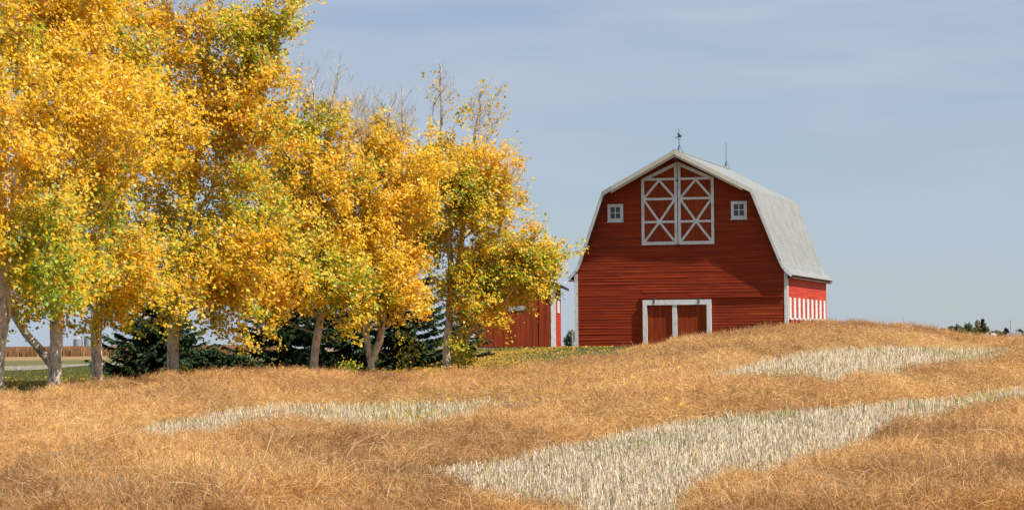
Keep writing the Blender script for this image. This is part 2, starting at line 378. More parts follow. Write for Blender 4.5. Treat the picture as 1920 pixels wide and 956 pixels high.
rs = np.random.RandomState(11)
def sample_field(n, y_lo=575, y_hi=1010, x_lo=-330, x_hi=2330, ypow=1.0):
    px = rs.uniform(x_lo, x_hi, n); py = y_lo + (y_hi - y_lo) * rs.rand(n) ** ypow
    a, b = ray_ab(px, py); be, Ye = crest_at(a)
    ok = b < be + .0006
    a, b = a[ok], b[ok]; Y = canopy_Y(a, np.minimum(b, crest_at(a)[0])); Y = Y + rs.uniform(0, 1, len(Y)) * np.where(Y > crest_at(a)[1] - 2.5, 2.0, 0)
    ok = Y < 125
    return a[ok] * Y[ok], Y[ok]

def build_swath(n=1080000):
    X, Y = sample_field(n)
    # thicken the crest line, whose tops stand against lawn, barn and sky
    ac = rs.uniform(-.20, .20, 50000); Yc = crest_at(ac)[1] + rs.uniform(-3.5, 1.5, 50000)
    X = np.concatenate([X, ac * Yc]); Y = np.concatenate([Y, Yc])
    Xe, Ye_ = sample_field(690000); me_ = stub_frac(Xe, Ye_); ke = (me_ > .05) & (me_ < .7); X = np.concatenate([X, Xe[ke]]); Y = np.concatenate([Y, Ye_[ke]])
    Zt, m = canopy(X, Y); keep = rs.rand(len(X)) > sstep(m + rs.normal(0, .12, len(m)), .50, .92) * .985
    X, Y, Zt = X[keep], Y[keep], Zt[keep]; n = len(X)
    L_ = rs.uniform(.05, .17, n) * (1 + .6 * (rs.rand(n) < .05))
    th = rs.uniform(0, 2 * PI, n); clump = fnoise(X * .8, Y * .5) * 5
    th = np.where(rs.rand(n) < .4, clump * 2 * PI * .4 + rs.normal(0, .5, n), th)
    el = rs.normal(.45, .50, n)
    d = np.stack([np.cos(th) * np.cos(el), np.sin(th) * np.cos(el), np.sin(el)], -1)
    base = np.stack([X, Y, Zt - rs.uniform(.0, .10, n) ** 1 - .0], -1)
    b1 = rs.normal(0, .42, (n, 3)); b1[:, 2] -= .05; b2 = rs.normal(0, .30, (n, 3))
    t = np.array([0, .33, .67, 1.0])
    P = base[:, None, :] + L_[:, None, None] * (d[:, None, :] * t[None, :, None] + b1[:, None, :] * (t ** 2)[None, :, None] + b2[:, None, :] * np.sin(PI * t)[None, :, None])
    w0 = (.0029 + .000072 * Y) * rs.uniform(.6, 1.5, n)
    W = w0[:, None] * np.array([1, .9, .7, .35])
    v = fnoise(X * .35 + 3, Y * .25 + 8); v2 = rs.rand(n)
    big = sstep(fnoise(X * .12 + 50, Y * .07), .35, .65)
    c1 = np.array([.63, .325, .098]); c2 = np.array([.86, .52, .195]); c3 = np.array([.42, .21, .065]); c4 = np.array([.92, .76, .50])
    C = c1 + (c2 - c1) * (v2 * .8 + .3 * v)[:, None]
    dk = (rs.rand(n) < .10 + .20 * sstep(v, .5, .75)); C[dk] = c3 + rs.rand(dk.sum())[:, None] * .06  # dark stems gather by noise: straw variety that also imitates shaded hollows
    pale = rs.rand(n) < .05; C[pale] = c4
    pt = fnoise(X * .50 + Y * .12 + 17, Y * .22 + 5); C = C * (.95 + .12 * (big - .5) + 1.25 * (pt - .5))[:, None]; C[:, 1] *= 1 + .16 * (pt - .5); C = np.minimum(C, np.array([.90, .60, .27]))  # broad noise patches paint soft mound shading into the straw colour
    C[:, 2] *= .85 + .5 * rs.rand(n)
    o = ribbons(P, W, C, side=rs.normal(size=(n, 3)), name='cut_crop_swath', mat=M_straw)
    tag(o, 'golden brown windrows of cut canola lying in long bands across the field', 'swath', kind='stuff')

def build_stems(n=1700):
    # long bent stems that lie over the swaths in the foreground
    X, Y = sample_field(n * 2, 740, 1000); Zt, m = canopy(X, Y); ok = m < .6; X, Y, Zt = X[ok][:n], Y[ok][:n], Zt[ok][:n]; n = len(X)
    L_ = rs.uniform(.3, .8, n); th = rs.uniform(0, 2 * PI, n); el = np.abs(rs.normal(.35, .35, n))
    d = np.stack([np.cos(th) * np.cos(el), np.sin(th) * np.cos(el), np.sin(el)], -1)
    t = np.linspace(0, 1, 6); bend = rs.normal(0, .3, (n, 3)); bend[:, 2] = -rs.uniform(.1, .7, n)
    base = np.stack([X, Y, Zt - .06], -1)
    P = base[:, None] + d[:, None] * (L_[:, None] * t)[:, :, None] + bend[:, None] * (L_[:, None] * t ** 2.2)[:, :, None]
    W = (rs.uniform(.005, .009, n))[:, None] * np.linspace(1, .5, 6)
    C = np.array([.74, .52, .27]) * rs.uniform(.75, 1.15, (n, 1))
    o = ribbons(P, W, C, side=np.tile([0, -1.0, .2], (n, 1)), name='bent_straw', mat=M_straw)
    tag(o, 'long pale bent straws sticking out over the golden swaths', 'straw', kind='stuff')

def build_stubble(n=510000):
    X, Y = sample_field(n, 625, 1010, ypow=.95)
    # seed rows run away from the camera, a little to the left
    row = .19; s_ = X + .06 * Y; s_ = np.round(s_ / row) * row + rs.normal(0, .028, len(X)); X = s_ - .06 * Y
    fr = stub_frac(X, Y, .15); keep = fr + rs.normal(0, .20, len(X)) > .40; X, Y = X[keep], Y[keep]; n = len(X)
    zt = terr(X, Y); h = rs.uniform(.17, .30, n) * (1 + .35 * (rs.rand(n) < .04)); z0 = zt - GL
    lean = rs.normal(0, .13, (n, 2)) * (1 + 2.2 * (rs.rand(n, 1) < .12))
    P = np.zeros((n, 3, 3)); tt = np.array([0, .5, 1.0])
    for k in range(3):
        P[:, k, 0] = X + lean[:, 0] * h * tt[k]; P[:, k, 1] = Y + lean[:, 1] * h * tt[k]; P[:, k, 2] = z0 + h * tt[k]
    W = ((.0048 + .00007 * Y) * rs.uniform(.7, 1.5, n))[:, None] * np.array([1.1, 1, .85])
    v = rs.rand(n); g = fnoise(X * .5 + 20, Y * .2)
    C = np.array([.80, .63, .43]) + (np.array([1.04, .93, .70]) - np.array([.80, .63, .43])) * v[:, None]
    dk = rs.rand(n) < .16; C[dk] = np.array([.46, .33, .20]) * rs.uniform(.7, 1.2, (dk.sum(), 1))
    gr = rs.rand(n) < .06 + .34 * sstep(g, .55, .72); C[gr] = np.array([.42, .43, .14]) * rs.uniform(.7, 1.3, (gr.sum(), 1))
    yaw = rs.uniform(-1, 1, n); side = np.stack([yaw * .8, -np.ones(n), 0 * yaw], -1)
    o = ribbons(P, W, C, side=side, name='crop_stubble', mat=M_stub)
    tag(o, 'pale upright stubble stalks in strips between the golden swaths', 'stubble', kind='stuff')
    # green regrowth between stalks
    k = rs.rand(n) < .10 + .5 * sstep(g, .5, .7); Xg, Yg = X[k], Y[k]; n2 = len(Xg)
    zg = terr(Xg, Yg) - GL; hh = rs.uniform(.06, .2, n2); th = rs.uniform(0, 2 * PI, n2); P = np.zeros((n2, 3, 3)); q = rs.uniform(.02, .10, n2)
    for kk, t in enumerate((0, .6, 1.0)):
        P[:, kk, 0] = Xg + np.cos(th) * q * t; P[:, kk, 1] = Yg + np.sin(th) * q * t; P[:, kk, 2] = zg + hh * t ** .8
    W = rs.uniform(.008, .022, n2)[:, None] * np.array([.6, 1.2, .4])
    C = np.array([.20, .27, .05]) * rs.uniform(.7, 1.6, (n2, 1)) + np.array([.10, .05, .0]) * rs.rand(n2, 1)
    o = ribbons(P, W, C, side=np.stack([rs.uniform(-1, 1, n2), -np.ones(n2), 0 * th], -1), name='green_regrowth', mat=M_grass)
    tag(o, 'green sprouts growing low between the stubble stalks', 'weeds', kind='stuff')
build_swath(); build_stems(); build_stubble()

def build_lawn():
    n = 150000
    px = rs.uniform(-150, 1200, n); py = rs.uniform(654, 745, n); a, b = ray_ab(px, py)
    Y = np.full(n, 100.0)
    lo = np.maximum(crest_at(a)[1] + .3, 60)
    Y = lo + (175 - lo) * rs.rand(n) ** 1.7; X = a * Y
    z = terr(X, Y, low=GL); h = rs.uniform(.03, .09, n); th = rs.uniform(0, 2 * PI, n)
    P = np.zeros((n, 2, 3)); P[:, 0] = np.stack([X, Y, z - .01], -1); P[:, 1] = np.stack([X + np.cos(th) * h * .6, Y + np.sin(th) * h * .6, z + h], -1)
    W = np.full((n, 2), .02) * np.array([1, .4]); v = fnoise(X * .5, Y * .2)
    C = np.array([.15, .165, .045]) * (1 + .5 * (v - .5))[:, None] * rs.uniform(.7, 1.3, (n, 1)) + np.array([.13, .10, .03]) * (rs.rand(n, 1) ** 2)
    o = ribbons(P, W, C, side=np.stack([rs.uniform(-1, 1, n), -np.ones(n), 0 * th], -1), name='lawn_grass', mat=M_grass)
    tag(o, 'short green lawn grass under the trees and in front of the barn', 'grass', kind='stuff')
build_lawn()

def leaf_quads(P, size, nrm, colr, name, parent=None, mat=None):
    n = len(P); up = rs.normal(size=(n, 3)); nrm = nrm / (np.linalg.norm(nrm, axis=1, keepdims=True) + 1e-9)
    t = np.cross(nrm, up); t /= (np.linalg.norm(t, axis=1, keepdims=True) + 1e-9); s = np.cross(nrm, t)
    sz = size[:, None]
    fold = nrm * sz * .16
    V = np.stack([P - t * sz * .55, P - s * sz * .46 + fold, P + t * sz * .62, P + s * sz * .46 + fold], 1).reshape(-1, 3)
    I = np.arange(n * 4).reshape(n, 4)
    T = np.concatenate([I[:, [0, 1, 2]], I[:, [0, 2, 3]]])
    return mesh_np(name, V, T=T, mat=mat or M_leaf, parent=parent, col=np.repeat(colr, 4, axis=0))
def fallen():
    n = 20000
    px = np.where(rs.rand(n) < .62, rs.normal(850, 95, n), rs.uniform(-20, 1150, n)); a, _ = ray_ab(px, np.full(n, 690.))
    Ye = crest_at(a)[1]; Y = Ye + .3 + rs.exponential(7, n); X = a * Y; ok = Y < 150; X, Y = X[ok], Y[ok]
    z = terr(X, Y, low=GL) + rs.uniform(.03, .10, len(X))
    # leaves blown onto the swath
    m = 500; px = np.where(rs.rand(m) < .7, rs.normal(900, 140, m), rs.uniform(80, 1300, m)); py = rs.uniform(690, 790, m); a, b = ray_ab(px, py); Y2 = canopy_Y(a, np.minimum(b, crest_at(a)[0])); X2 = a * Y2
    z2 = canopy(X2, Y2)[0] + .12
    X = np.concatenate([X, X2]); Y = np.concatenate([Y, Y2]); z = np.concatenate([z, z2]); n = len(X)
    nr = rs.normal(0, .5, (n, 3)); nr[:, 2] = 1
    nr[:, 1] -= .25
    C = np.array([.74, .44, .045]) * rs.uniform(.65, 1.2, (n, 1)) + np.array([.08, .04, .04]) * rs.rand(n, 1)
    o = leaf_quads(np.stack([X, Y, z], -1), rs.uniform(.05, .10, n), nr, C, 'fallen_leaves')
    tag(o, 'yellow fallen leaves scattered on the lawn under the poplars', 'leaves', kind='stuff')
fallen()

# ------------------------------------------------------------------ barn
def clap(halfw, z0, z1, course=.155, lip=.012, seed=3, xsplit=1.5, y_=0.0, xa=None, xb=None):
    rr = random.Random(seed); mb = MB(); z = z0
    while z < z1 - 1e-4:
        zt = min(z + course, z1); xl = -halfw(z) if xa is None else xa; xr = halfw(z) if xb is None else xb
        tl = -halfw(zt) if xa is None else xa; tr_ = halfw(zt) if xb is None else xb
        n = max(1, int((xr - xl) / rr.uniform(2.2, 4.0)))
        cuts = [0] + sorted(min(.97, max(.03, (i + 1) / n + rr.uniform(-.25, .25) / n)) for i in range(n - 1)) + [1]
        for c0, c1 in zip(cuts[:-1], cuts[1:]):
            lp = lip * rr.uniform(.35, 1.9); l2 = lip * rr.uniform(.35, 1.9); tp = .001
            a0, a1 = xl + (xr - xl) * c0, xl + (xr - xl) * c1; b0, b1 = tl + (tr_ - tl) * c0, tl + (tr_ - tl) * c1
            if b1 - b0 < .01: continue
            mb.poly([(a0, y_ - lp, z), (a1, y_ - l2, z), (b1, y_ - tp, zt), (b0, y_ - tp, zt)])
            mb.poly([(a0, y_ + .0, z), (a1, y_ + .0, z), (a1, y_ - l2, z), (a0, y_ - lp, z)])
        z = zt
    return mb
BW = 5.68; BL = 15.0
prof = [(0, 10.36), (4.0, 8.28), (5.42, 4.55), (5.62, 4.15), (6.02, 3.78)]     # outer roof line, right half
def half_in(z):
    if z <= 4.0: return BW
    pts = [(4.0, BW), (4.35, 5.42), (8.16, 3.94), (10.2, .02)]
    return float(np.interp(z, [p[0] for p in pts], [p[1] for p in pts]))
def build_barn():
    c = at(1276.5, 652.2, 150.0)
    b = empty('red_barn', (c[0], c[1], c[2] - .02), -BARN_A)
    tag(b, 'large red gambrel barn with grey shingle roof and white trimmed loft doors', 'barn')
    # front wall: lapped boards on a backing
    fw = clap(half_in, 0, 10.18, seed=3)
    fo = fw.build('front_wall', M_red, b)
    mb = MB(); pr = [(-BW + .01, 0), (BW - .01, 0), (BW - .01, 4.0), (5.40, 4.35), (3.92, 8.16), (0, 10.16), (-3.92, 8.16), (-5.40, 4.35), (-BW + .01, 4.0)]
    mb.prism(pr, .012, .12); mb.build('front_framing', M_red, b)
    # side and back walls
    for s, nm in ((1, 'right'), (-1, 'left')):
        rr = random.Random(8 + s); mb = MB(); z = 0
        while z < 3.99:
            zt = min(4.02, z + .155); y = .02
            while y < BL:
                y2 = min(BL, y + rr.uniform(2.5, 5)); lp = .007 * rr.uniform(.4, 1.8)
                q = [(s * (BW + lp), y, z), (s * (BW + lp), y2, z), (s * (BW + .001), y2, zt), (s * (BW + .001), y, zt)]; mb.poly(q if s > 0 else q[::-1])
                q = [(s * BW, y, z), (s * BW, y2, z), (s * (BW + lp), y2, z), (s * (BW + lp), y, z)]; mb.poly(q)
                y = y2
            z = zt
        mb.box(min(s * (BW - .1), s * (BW - .01)), max(s * (BW - .1), s * (BW - .01)), .13, BL - .12, 0, 4.02)
        mb.build('side_wall', M_redside, b)
    mb = MB(); mb.prism(pr, BL - .1, BL); mb.build('back_wall', M_red, b)
    # roof: shell following the gambrel, with the pointed hay hood running out at the ridge
    th = .11
    full = [(-p[0], p[1]) for p in reversed(prof[1:])] + prof
    # inner line
    ins = []
    for i, p in enumerate(full):
        a_ = np.array(full[max(0, i - 1)]); c_ = np.array(full[min(len(full) - 1, i + 1)]); d = c_ - a_; d = d / np.linalg.norm(d); nrm = np.array([d[1], -d[0]])
        ins.append((p[0] + nrm[0] * th, p[1] + nrm[1] * th))
    def yfront(x):        # overhang of the front edge at each profile point
        return -.50
    V = []; Fq = []; UV = []
    # subdivide the profile so the hood point can run out
    def seg(pa, pb, n): return [(pa[0] + (pb[0] - pa[0]) * t, pa[1] + (pb[1] - pa[1]) * t) for t in np.linspace(0, 1, n + 1)[:-1]]
    def fine(line):
        o_ = []
        for i in range(len(line) - 1): o_ += seg(line[i], line[i + 1], 8)
        return o_ + [line[-1]]
    FO, FI = fine(full), fine(ins)
    def yf(x):
        ax = abs(x)
        if ax < 3.5: return -.92 - .34 * (1 - ax / 3.5)
        return float(np.interp(ax, [3.5, 3.52, 4.0, 5.42, 6.02], [-.92, -.86, -.82, -.34, -.28]))
    n = len(FO); arc = [0]
    for i in range(1, n): arc.append(arc[-1] + math.dist(FO[i], FO[i - 1]))
    for k, (o_, i_) in enumerate(zip(FO, FI)):
        y0 = yf(o_[0]); V += [(o_[0], y0, o_[1]), (o_[0], BL + .35, o_[1]), (i_[0], y0, i_[1]), (i_[0], BL + .35, i_[1])]
    faces = []; mi = []; uvs = []
    for k in range(n - 1):
        a_, c_ = 4 * k, 4 * (k + 1)
        faces.append((a_, a_ + 1, c_ + 1, c_)); mi.append(0); ya, yc = V[a_][1], V[c_][1]; uvs.append([(ya, arc[k]), (BL, arc[k]), (BL, arc[k + 1]), (yc, arc[k + 1])])
        faces.append((a_ + 2, c_ + 2, c_ + 3, a_ + 3)); mi.append(1); uvs.append([(0, 0)] * 4)
        faces.append((a_, c_, c_ + 2, a_ + 2)); mi.append(1); uvs.append([(0, 0)] * 4)
        faces.append((a_ + 1, a_ + 3, c_ + 3, c_ + 1)); mi.append(1); uvs.append([(0, 0)] * 4)
    faces.append((0, 2, 3, 1)); mi.append(1); uvs.append([(0, 0)] * 4)
    e = 4 * (n - 1); faces.append((e, e + 1, e + 3, e + 2)); mi.append(1); uvs.append([(0, 0)] * 4)
    me = bpy.data.meshes.new('roof'); me.from_pydata(V, [], faces); me.materials.append(M_shingle); me.materials.append(M_soffit)
    for p, m_ in zip(me.polygons, mi): p.material_index = m_
    uvl = me.uv_layers.new(name='UVMap')
    li = 0
    for p, u in zip(me.polygons, uvs):
        for q in u: uvl.data[li].uv = q; li += 1
    import bmesh
    bm = bmesh.new(); bm.from_mesh(me); bmesh.ops.recalc_face_normals(bm, faces=bm.faces); bm.to_mesh(me); bm.free()
    roof = bpy.data.objects.new('roof', me); sc.collection.objects.link(roof); roof.parent = b
    # ridge cap
    mb = MB(); mb.prism([(-.16, 10.29), (0, 10.385), (.16, 10.29), (.16, 10.31), (0, 10.41), (-.16, 10.31)], -1.25, BL + .34); mb.build('ridge_cap', M_shingle, roof)
    # fascia boards along the rakes
    def fascia(line, wd, dy, name, mat):
        mb = MB()
        for (x0, z0), (x1, z1) in zip(line[:-1], line[1:]):
            y0, y1 = yf(x0) - dy, yf(x1) - dy; d = np.array([x1 - x0, z1 - z0]); d /= np.linalg.norm(d); nr = np.array([d[1], -d[0]]) * wd
            up = -nr / wd * .012
            k = len(mb.v)
            for (xx, zz, yy) in ((x0, z0, y0), (x1, z1, y1)):
                mb.v += [(xx + up[0], yy, zz + up[1]), (xx + nr[0], yy, zz + nr[1]), (xx + up[0], yy - .035, zz + up[1]), (xx + nr[0], yy - .035, zz + nr[1])]
            for q in ((2, 3, 7, 6), (0, 4, 5, 1), (0, 2, 6, 4), (1, 5, 7, 3), (0, 1, 3, 2), (4, 6, 7, 5)): mb.f.append(tuple(k + i for i in q))
        mb.build(name, mat, b)
    rgt = [p for p in FO if p[0] >= -1e-6]; lft = [p for p in FO if p[0] <= 1e-6]
    fascia([p for p in rgt if p[0] <= 4.0 + 1e-6], .20, .002, 'upper_fascia', M_cream); fascia([p for p in lft if p[0] >= -4.0 - 1e-6], .20, .002, 'upper_fascia', M_cream)
    fascia([p for p in rgt if p[0] >= 4.0 - 1e-6], .15, .002, 'lower_fascia', M_white); fascia([p for p in lft if p[0] <= -4.0 + 1e-6], .15, .002, 'lower_fascia', M_white)
    # second rake board of the hood, under the first
    for s in (1, -1):
        mb = MB(); nn = 8
        for i in range(nn):
            x0, x1 = 3.5 * i / nn, 3.5 * (i + 1) / nn; z0, z1 = 10.36 - .52 * x0, 10.36 - .52 * x1; k = len(mb.v)
            for xx, zz in ((x0, z0), (x1, z1)):
                y = yf(xx) + .10; mb.v += [(s * xx, y, zz - .20), (s * xx, y, zz - .34), (s * xx, y - .04, zz - .20), (s * xx, y - .04, zz - .34)]
            for q in ((2, 3, 7, 6), (0, 4, 5, 1), (0, 2, 6, 4), (1, 5, 7, 3)): mb.f.append(tuple(k + j for j in q))
        mb.build('hood_rafter', M_cream, b)
    mb = MB(); mb.box(-.07, .07, -1.15, .0, 9.86, 10.02); mb.build('hay_beam', M_soffit, b)
    # eave rafters' ends
    for s in (1, -1):
        mb = MB()
        xe = s * 6.0; mb.box(min(xe - s * .30, xe - s * .02), max(xe - s * .30, xe - s * .02), -.24, BL + .3, 3.60, 3.66)
        y = .3
        while y < BL:
            mb.box(min(s * 5.70, s * 5.96), max(s * 5.70, s * 5.96), y, y + .06, 3.66, 3.76); y += .6
        mb.build('eave_soffit', M_soffit, b)
    # corner boards
    for s in (1, -1):
        mb = MB(); mb.box(min(s * (BW - .16), s * (BW + .03)), max(s * (BW - .16), s * (BW + .03)), -.035, -.014, 0, 4.0)
        mb.box(min(s * (BW + .010), s * (BW + .03)), max(s * (BW + .010), s * (BW + .03)), -.014, .16, 0, 4.0); mb.build('corner_board', M_white, b)
    # loft doors
    xl, xr, zb, zs, zp = -2.02, 1.86, 5.46, 8.94, 9.84
    xm = -.08
    for s, x0, x1 in ((-1, xl, xm - .02), (1, xm + .02, xr)):
        xo, xi = (x0, x1) if s < 0 else (x1, x0)
        sl = zs + .02
        mb = MB(); mb.prism([(xo, zb), (xi, zb), (xi, zp), (xo, sl)], -.050, -.016)
        d = mb.build('loft_door', M_reddoor, b)
        # vertical board gaps
        mb = MB(); y0, y1 = -.085, -.051; wv = .15
        so_ = 1 if s < 0 else -1
        a_, c_ = xo + so_ * wv / 2, xi - so_ * wv / 2
        zt = lambda x: sl + (zp - sl) * (x - xo) / (xi - xo)
        xw = sorted((xo, xo + so_ * wv)); mb.prism([(xw[0], zb), (xw[1], zb), (xw[1], zt(xw[1]) - .01), (xw[0], zt(xw[0]) - .01)], y0, y1)
        xw = sorted((xi, xi - so_ * wv)); mb.prism([(xw[0], zb), (xw[1], zb), (xw[1], zt(xw[1]) - .01), (xw[0], zt(xw[0]) - .01)], y0, y1)
        ia, ib = sorted((xo + so_ * wv, xi - so_ * wv))
        mb.box(ia, ib, y0 + .002, y1, zb, zb + .17)                                   # bottom rail
        mb.prism([(ia, zt(ia) - .20), (ib, zt(ib) - .20), (ib, zt(ib) - .012), (ia, zt(ia) - .012)], y0 + .002, y1)    # top rail along the peak
        zz = [zb + .085, zb + 1.21, zb + 2.42, zs - .02]
        for z_ in zz[1:]: mb.box(ia, ib, y0 + .003, y1, z_ - .06, z_ + .06)
        xc = (ia + ib) / 2
        def brace(x_a, z_a, x_b, z_b, k): mb.bar((x_a, z_a), (x_b, z_b), .115, y0 + .006 + k * .003, y1)
        brace(xc, zz[3] - .05, ia, zz[2] + .06, 0); brace(xc, zz[3] - .05, ib, zz[2] + .06, 1)
        brace(ia, zz[2] - .06, xc, zz[1], 0); brace(ib, zz[2] - .06, xc, zz[1], 1)
        brace(xc, zz[1], ia, zb + .17, 2); brace(xc, zz[1], ib, zb + .17, 3)
        mb.build('door_trim', M_white, d)
    mb = MB(); mb.box(xm - .015, xm + .015, -.075, -.05, zb + .2, zp - .1); mb.build('door_gap_strip', M_iron, b)
    for zz_ in (zb - .02, zs - .12):
        mb = MB(); mb.box(xm - .06, xm + .06, -.11, -.086, zz_ - .04, zz_ + .06); mb.build('door_latch', M_iron, b)
    mb = MB(); mb.box(xr + .02, xr + 1.5, -.05, -.010, zb - .06, zb + .0); mb.build('wall_ledge', M_red, b)
    # gable windows
    for xc, zc in ((-3.44, 7.20), (3.18, 7.22)):
        mb = MB(); W_, H_ = .42, .46; t_ = .155
        for q in ((-W_, -W_ + t_, -H_, H_), (W_ - t_, W_, -H_, H_)): mb.box(q[0], q[1], -.05, -.012, q[2], q[3])
        mb.box(-W_ + t_, W_ - t_, -.05, -.012, -H_, -H_ + t_); mb.box(-W_ + t_, W_ - t_, -.05, -.012, H_ - t_, H_)
        mb.box(-.5 * .05, .5 * .05, -.036, -.020, -H_ + t_, H_ - t_); mb.box(-W_ + t_, -.025, -.036, -.020, -.02, .02); mb.box(.025, W_ - t_, -.036, -.020, -.02, .02)
        mb.box(-W_ - .03, W_ + .03, -.08, -.012, -H_ - .05, -H_ - .001)
        wn = mb.build('window', M_white, b, loc=(xc, 0, zc))
        mb = MB(); mb.box(-W_ + t_, W_ - t_, -.018, -.012, -H_ + t_, H_ - t_); mb.build('pane', M_glass, wn)
    # big ground doors with a heavy white frame
    dl, dr, dt = -1.98, 1.66, 2.56; P0, P1 = -.22, -.012; fwid = .22
    mb = MB(); mb.box(dl, dl + fwid, P0, P1, 0, dt); mb.box(dr - fwid, dr, P0, P1, 0, dt); mb.box(dl + fwid, dr - fwid, P0 + .003, P1, dt - .27, dt)
    mb.build('door_frame', M_white, b)
    cx = dl + fwid + 1.36
    mb = MB(); mb.box(cx, cx + .24, P0 + .04, -.06, 0, dt - .272); mb.build('door_post', M_white, b)
    for x0, x1, yy in ((dl + fwid + .001, cx - .001, -.055), (cx + .241, dr - fwid - .001, -.055)):
        mb = MB(); x = x0
        rr = random.Random(4)
        while x < x1 - .01:
            x2 = min(x1, x + .19); mb.box(x + .003, x2 - .003, yy - rr.uniform(0, .008), -.014, .05, dt - .275); x = x2
        mb.build('sliding_door', M_reddoor, b)
    mb = MB(); mb.box(dl - .12, BW - .17, -.11, -.012, dt + .09, dt + .14); mb.box(dl - .12, dl - .05, -.10, -.012, dt - .05, dt + .20); mb.build('door_track', M_red, b)
    for x in (dl + .62, dr - .62):
        mb = MB(); mb.box(x - .03, x + .03, -.25, -.221, dt - .20, dt + .02); mb.tube((x, -.24, dt + .04), (x, -.09, dt + .04), .05); mb.build('door_hanger', M_iron, b)
    # side windows: a row of nine narrow white-framed windows
    for i in range(9):
        y = .75 + i * (BL - 1.5) / 8.2; mb = MB()
        mb.box(BW + .012, BW + .05, y - .34, y + .34, 1.55, 2.62); mb.box(BW + .012, BW + .13, y - .40, y + .40, 1.46, 1.549)
        mb.build('side_window', M_white, b)
    # lightning rods
    rod = MB(); rod.tube((0, .1, 10.36), (0, .1, 11.6), .022, .012); 
    for t in range(3):
        an = 2 * PI * t / 3 + .3; rod.tube((.22 * math.cos(an), .1 + .22 * math.sin(an), 10.30), (0, .1, 10.75), .012)
    r1 = rod.build('lightning_rod', M_iron, b)
    v = MB(); v.tube((-.20, .1, 11.12), (.22, .1, 11.12), .016); v.prism([(-.02, 11.12), (.14, 11.14), (.22, 11.30), (.08, 11.24), (.03, 11.38), (-.06, 11.40), (-.12, 11.32), (-.05, 11.26), (-.10, 11.16)], .085, .115)
    v.prism([(-.26, 11.12), (-.16, 11.18), (-.16, 11.06)], .09, .11); v.tube((-.14, .1, 10.98), (.14, .1, 10.98), .012); v.tube((0, -.04, 10.98), (0, .24, 10.98), .012)
    v.v = [(x * .75, .1 + (y - .1) * .75, 11.15 + (z - 11.15) * .8) for x, y, z in v.v]
    v.build('weather_vane', M_iron, r1)
    rod = MB(); rod.tube((0, BL - .2, 10.36), (0, BL - .2, 11.85), .020, .010)
    for t in range(3):
        an = 2 * PI * t / 3 + .3; rod.tube((.22 * math.cos(an), BL - .2 + .22 * math.sin(an), 10.30), (0, BL - .2, 10.80), .012)
    rod.build('lightning_rod', M_iron, b)
    # stone footing
    mb = MB(); mb.box(-BW + .03, BW - .03, .03, BL - .03, -1.2, -.004); mb.build('foundation', noise_mat('concrete', (.25, .24, .22), (.36, .34, .31)), b)
build_barn()

def build_shed():
    c = at(966, 652.5, 141.0); a_ = R(3.4)
    b = empty('red_shed', (c[0], c[1], c[2]), -a_)
    tag(b, 'low red shed with plank doors and white corner left of the barn', 'shed')
    w2, H, Ld = 1.98, 3.12, 7.0; pk = 3.95
    mb = MB(); mb.prism([(-w2, 0), (w2, 0), (w2, H), (0, pk), (-w2, H)], .01, .12); mb.build('front_wall', M_red, b)
    mb = MB(); mb.box(w2 - .1, w2, .13, Ld, 0, H); mb.box(-w2, -w2 + .1, .13, Ld, 0, H); mb.prism([(-w2 + .1, 0), (w2 - .1, 0), (w2 - .1, H), (0, pk - .1), (-w2 + .1, H)], Ld - .1, Ld - .001); mb.build('side_wall', M_redside, b)
    for x0, x1 in ((-w2 + .1, -.56), (-.54, 1.16), (1.18, w2 - .22)):
        mb = MB(); x = x0; rr = random.Random(int(x0 * 10) + 40)
        while x < x1 - .02:
            x2 = min(x1, x + .28); mb.box(x + .004, x2 - .004, -.03 - rr.uniform(0, .02), .008, .06, 2.7); x = x2
        mb.build('plank_door', M_reddoor, b)
    mb = MB(); mb.box(w2 - .20, w2 + .03, -.03, .009, 0, H - .08); mb.box(w2 + .002, w2 + .03, .009, .2, 0, H - .05); mb.build('corner_board', M_white, b)
    mb = MB(); mb.box(w2 + .004, w2 + .05, 2.6, 4.6, 1.75, 2.65); wn = mb.build('side_window', M_white, b)
    mb = MB(); mb.box(-.30, .5, -.09, -.072, 1.85, 2.08); mb.build('window', noise_mat('grey_board', (.30, .32, .33), (.5, .52, .53), nscale=5), b)
    mb = MB()
    for s in (1, -1):
        q = [(0, pk + .12), (s * (w2 + .42), H - .06), (s * (w2 + .42), H - .20), (0, pk - .02)]; mb.prism(q if s > 0 else q[::-1], -.35, Ld + .3)
    mb.build('roof', noise_mat('brown_roof', (.045, .028, .022), (.08, .05, .038), nscale=5), b)
    mb = MB(); mb.box(-w2 - .1, -.75, -.5, -.08, -.3, .03); mb.build('door_sill', noise_mat('sill', (.42, .40, .36), (.5, .48, .44)), b)
build_shed()

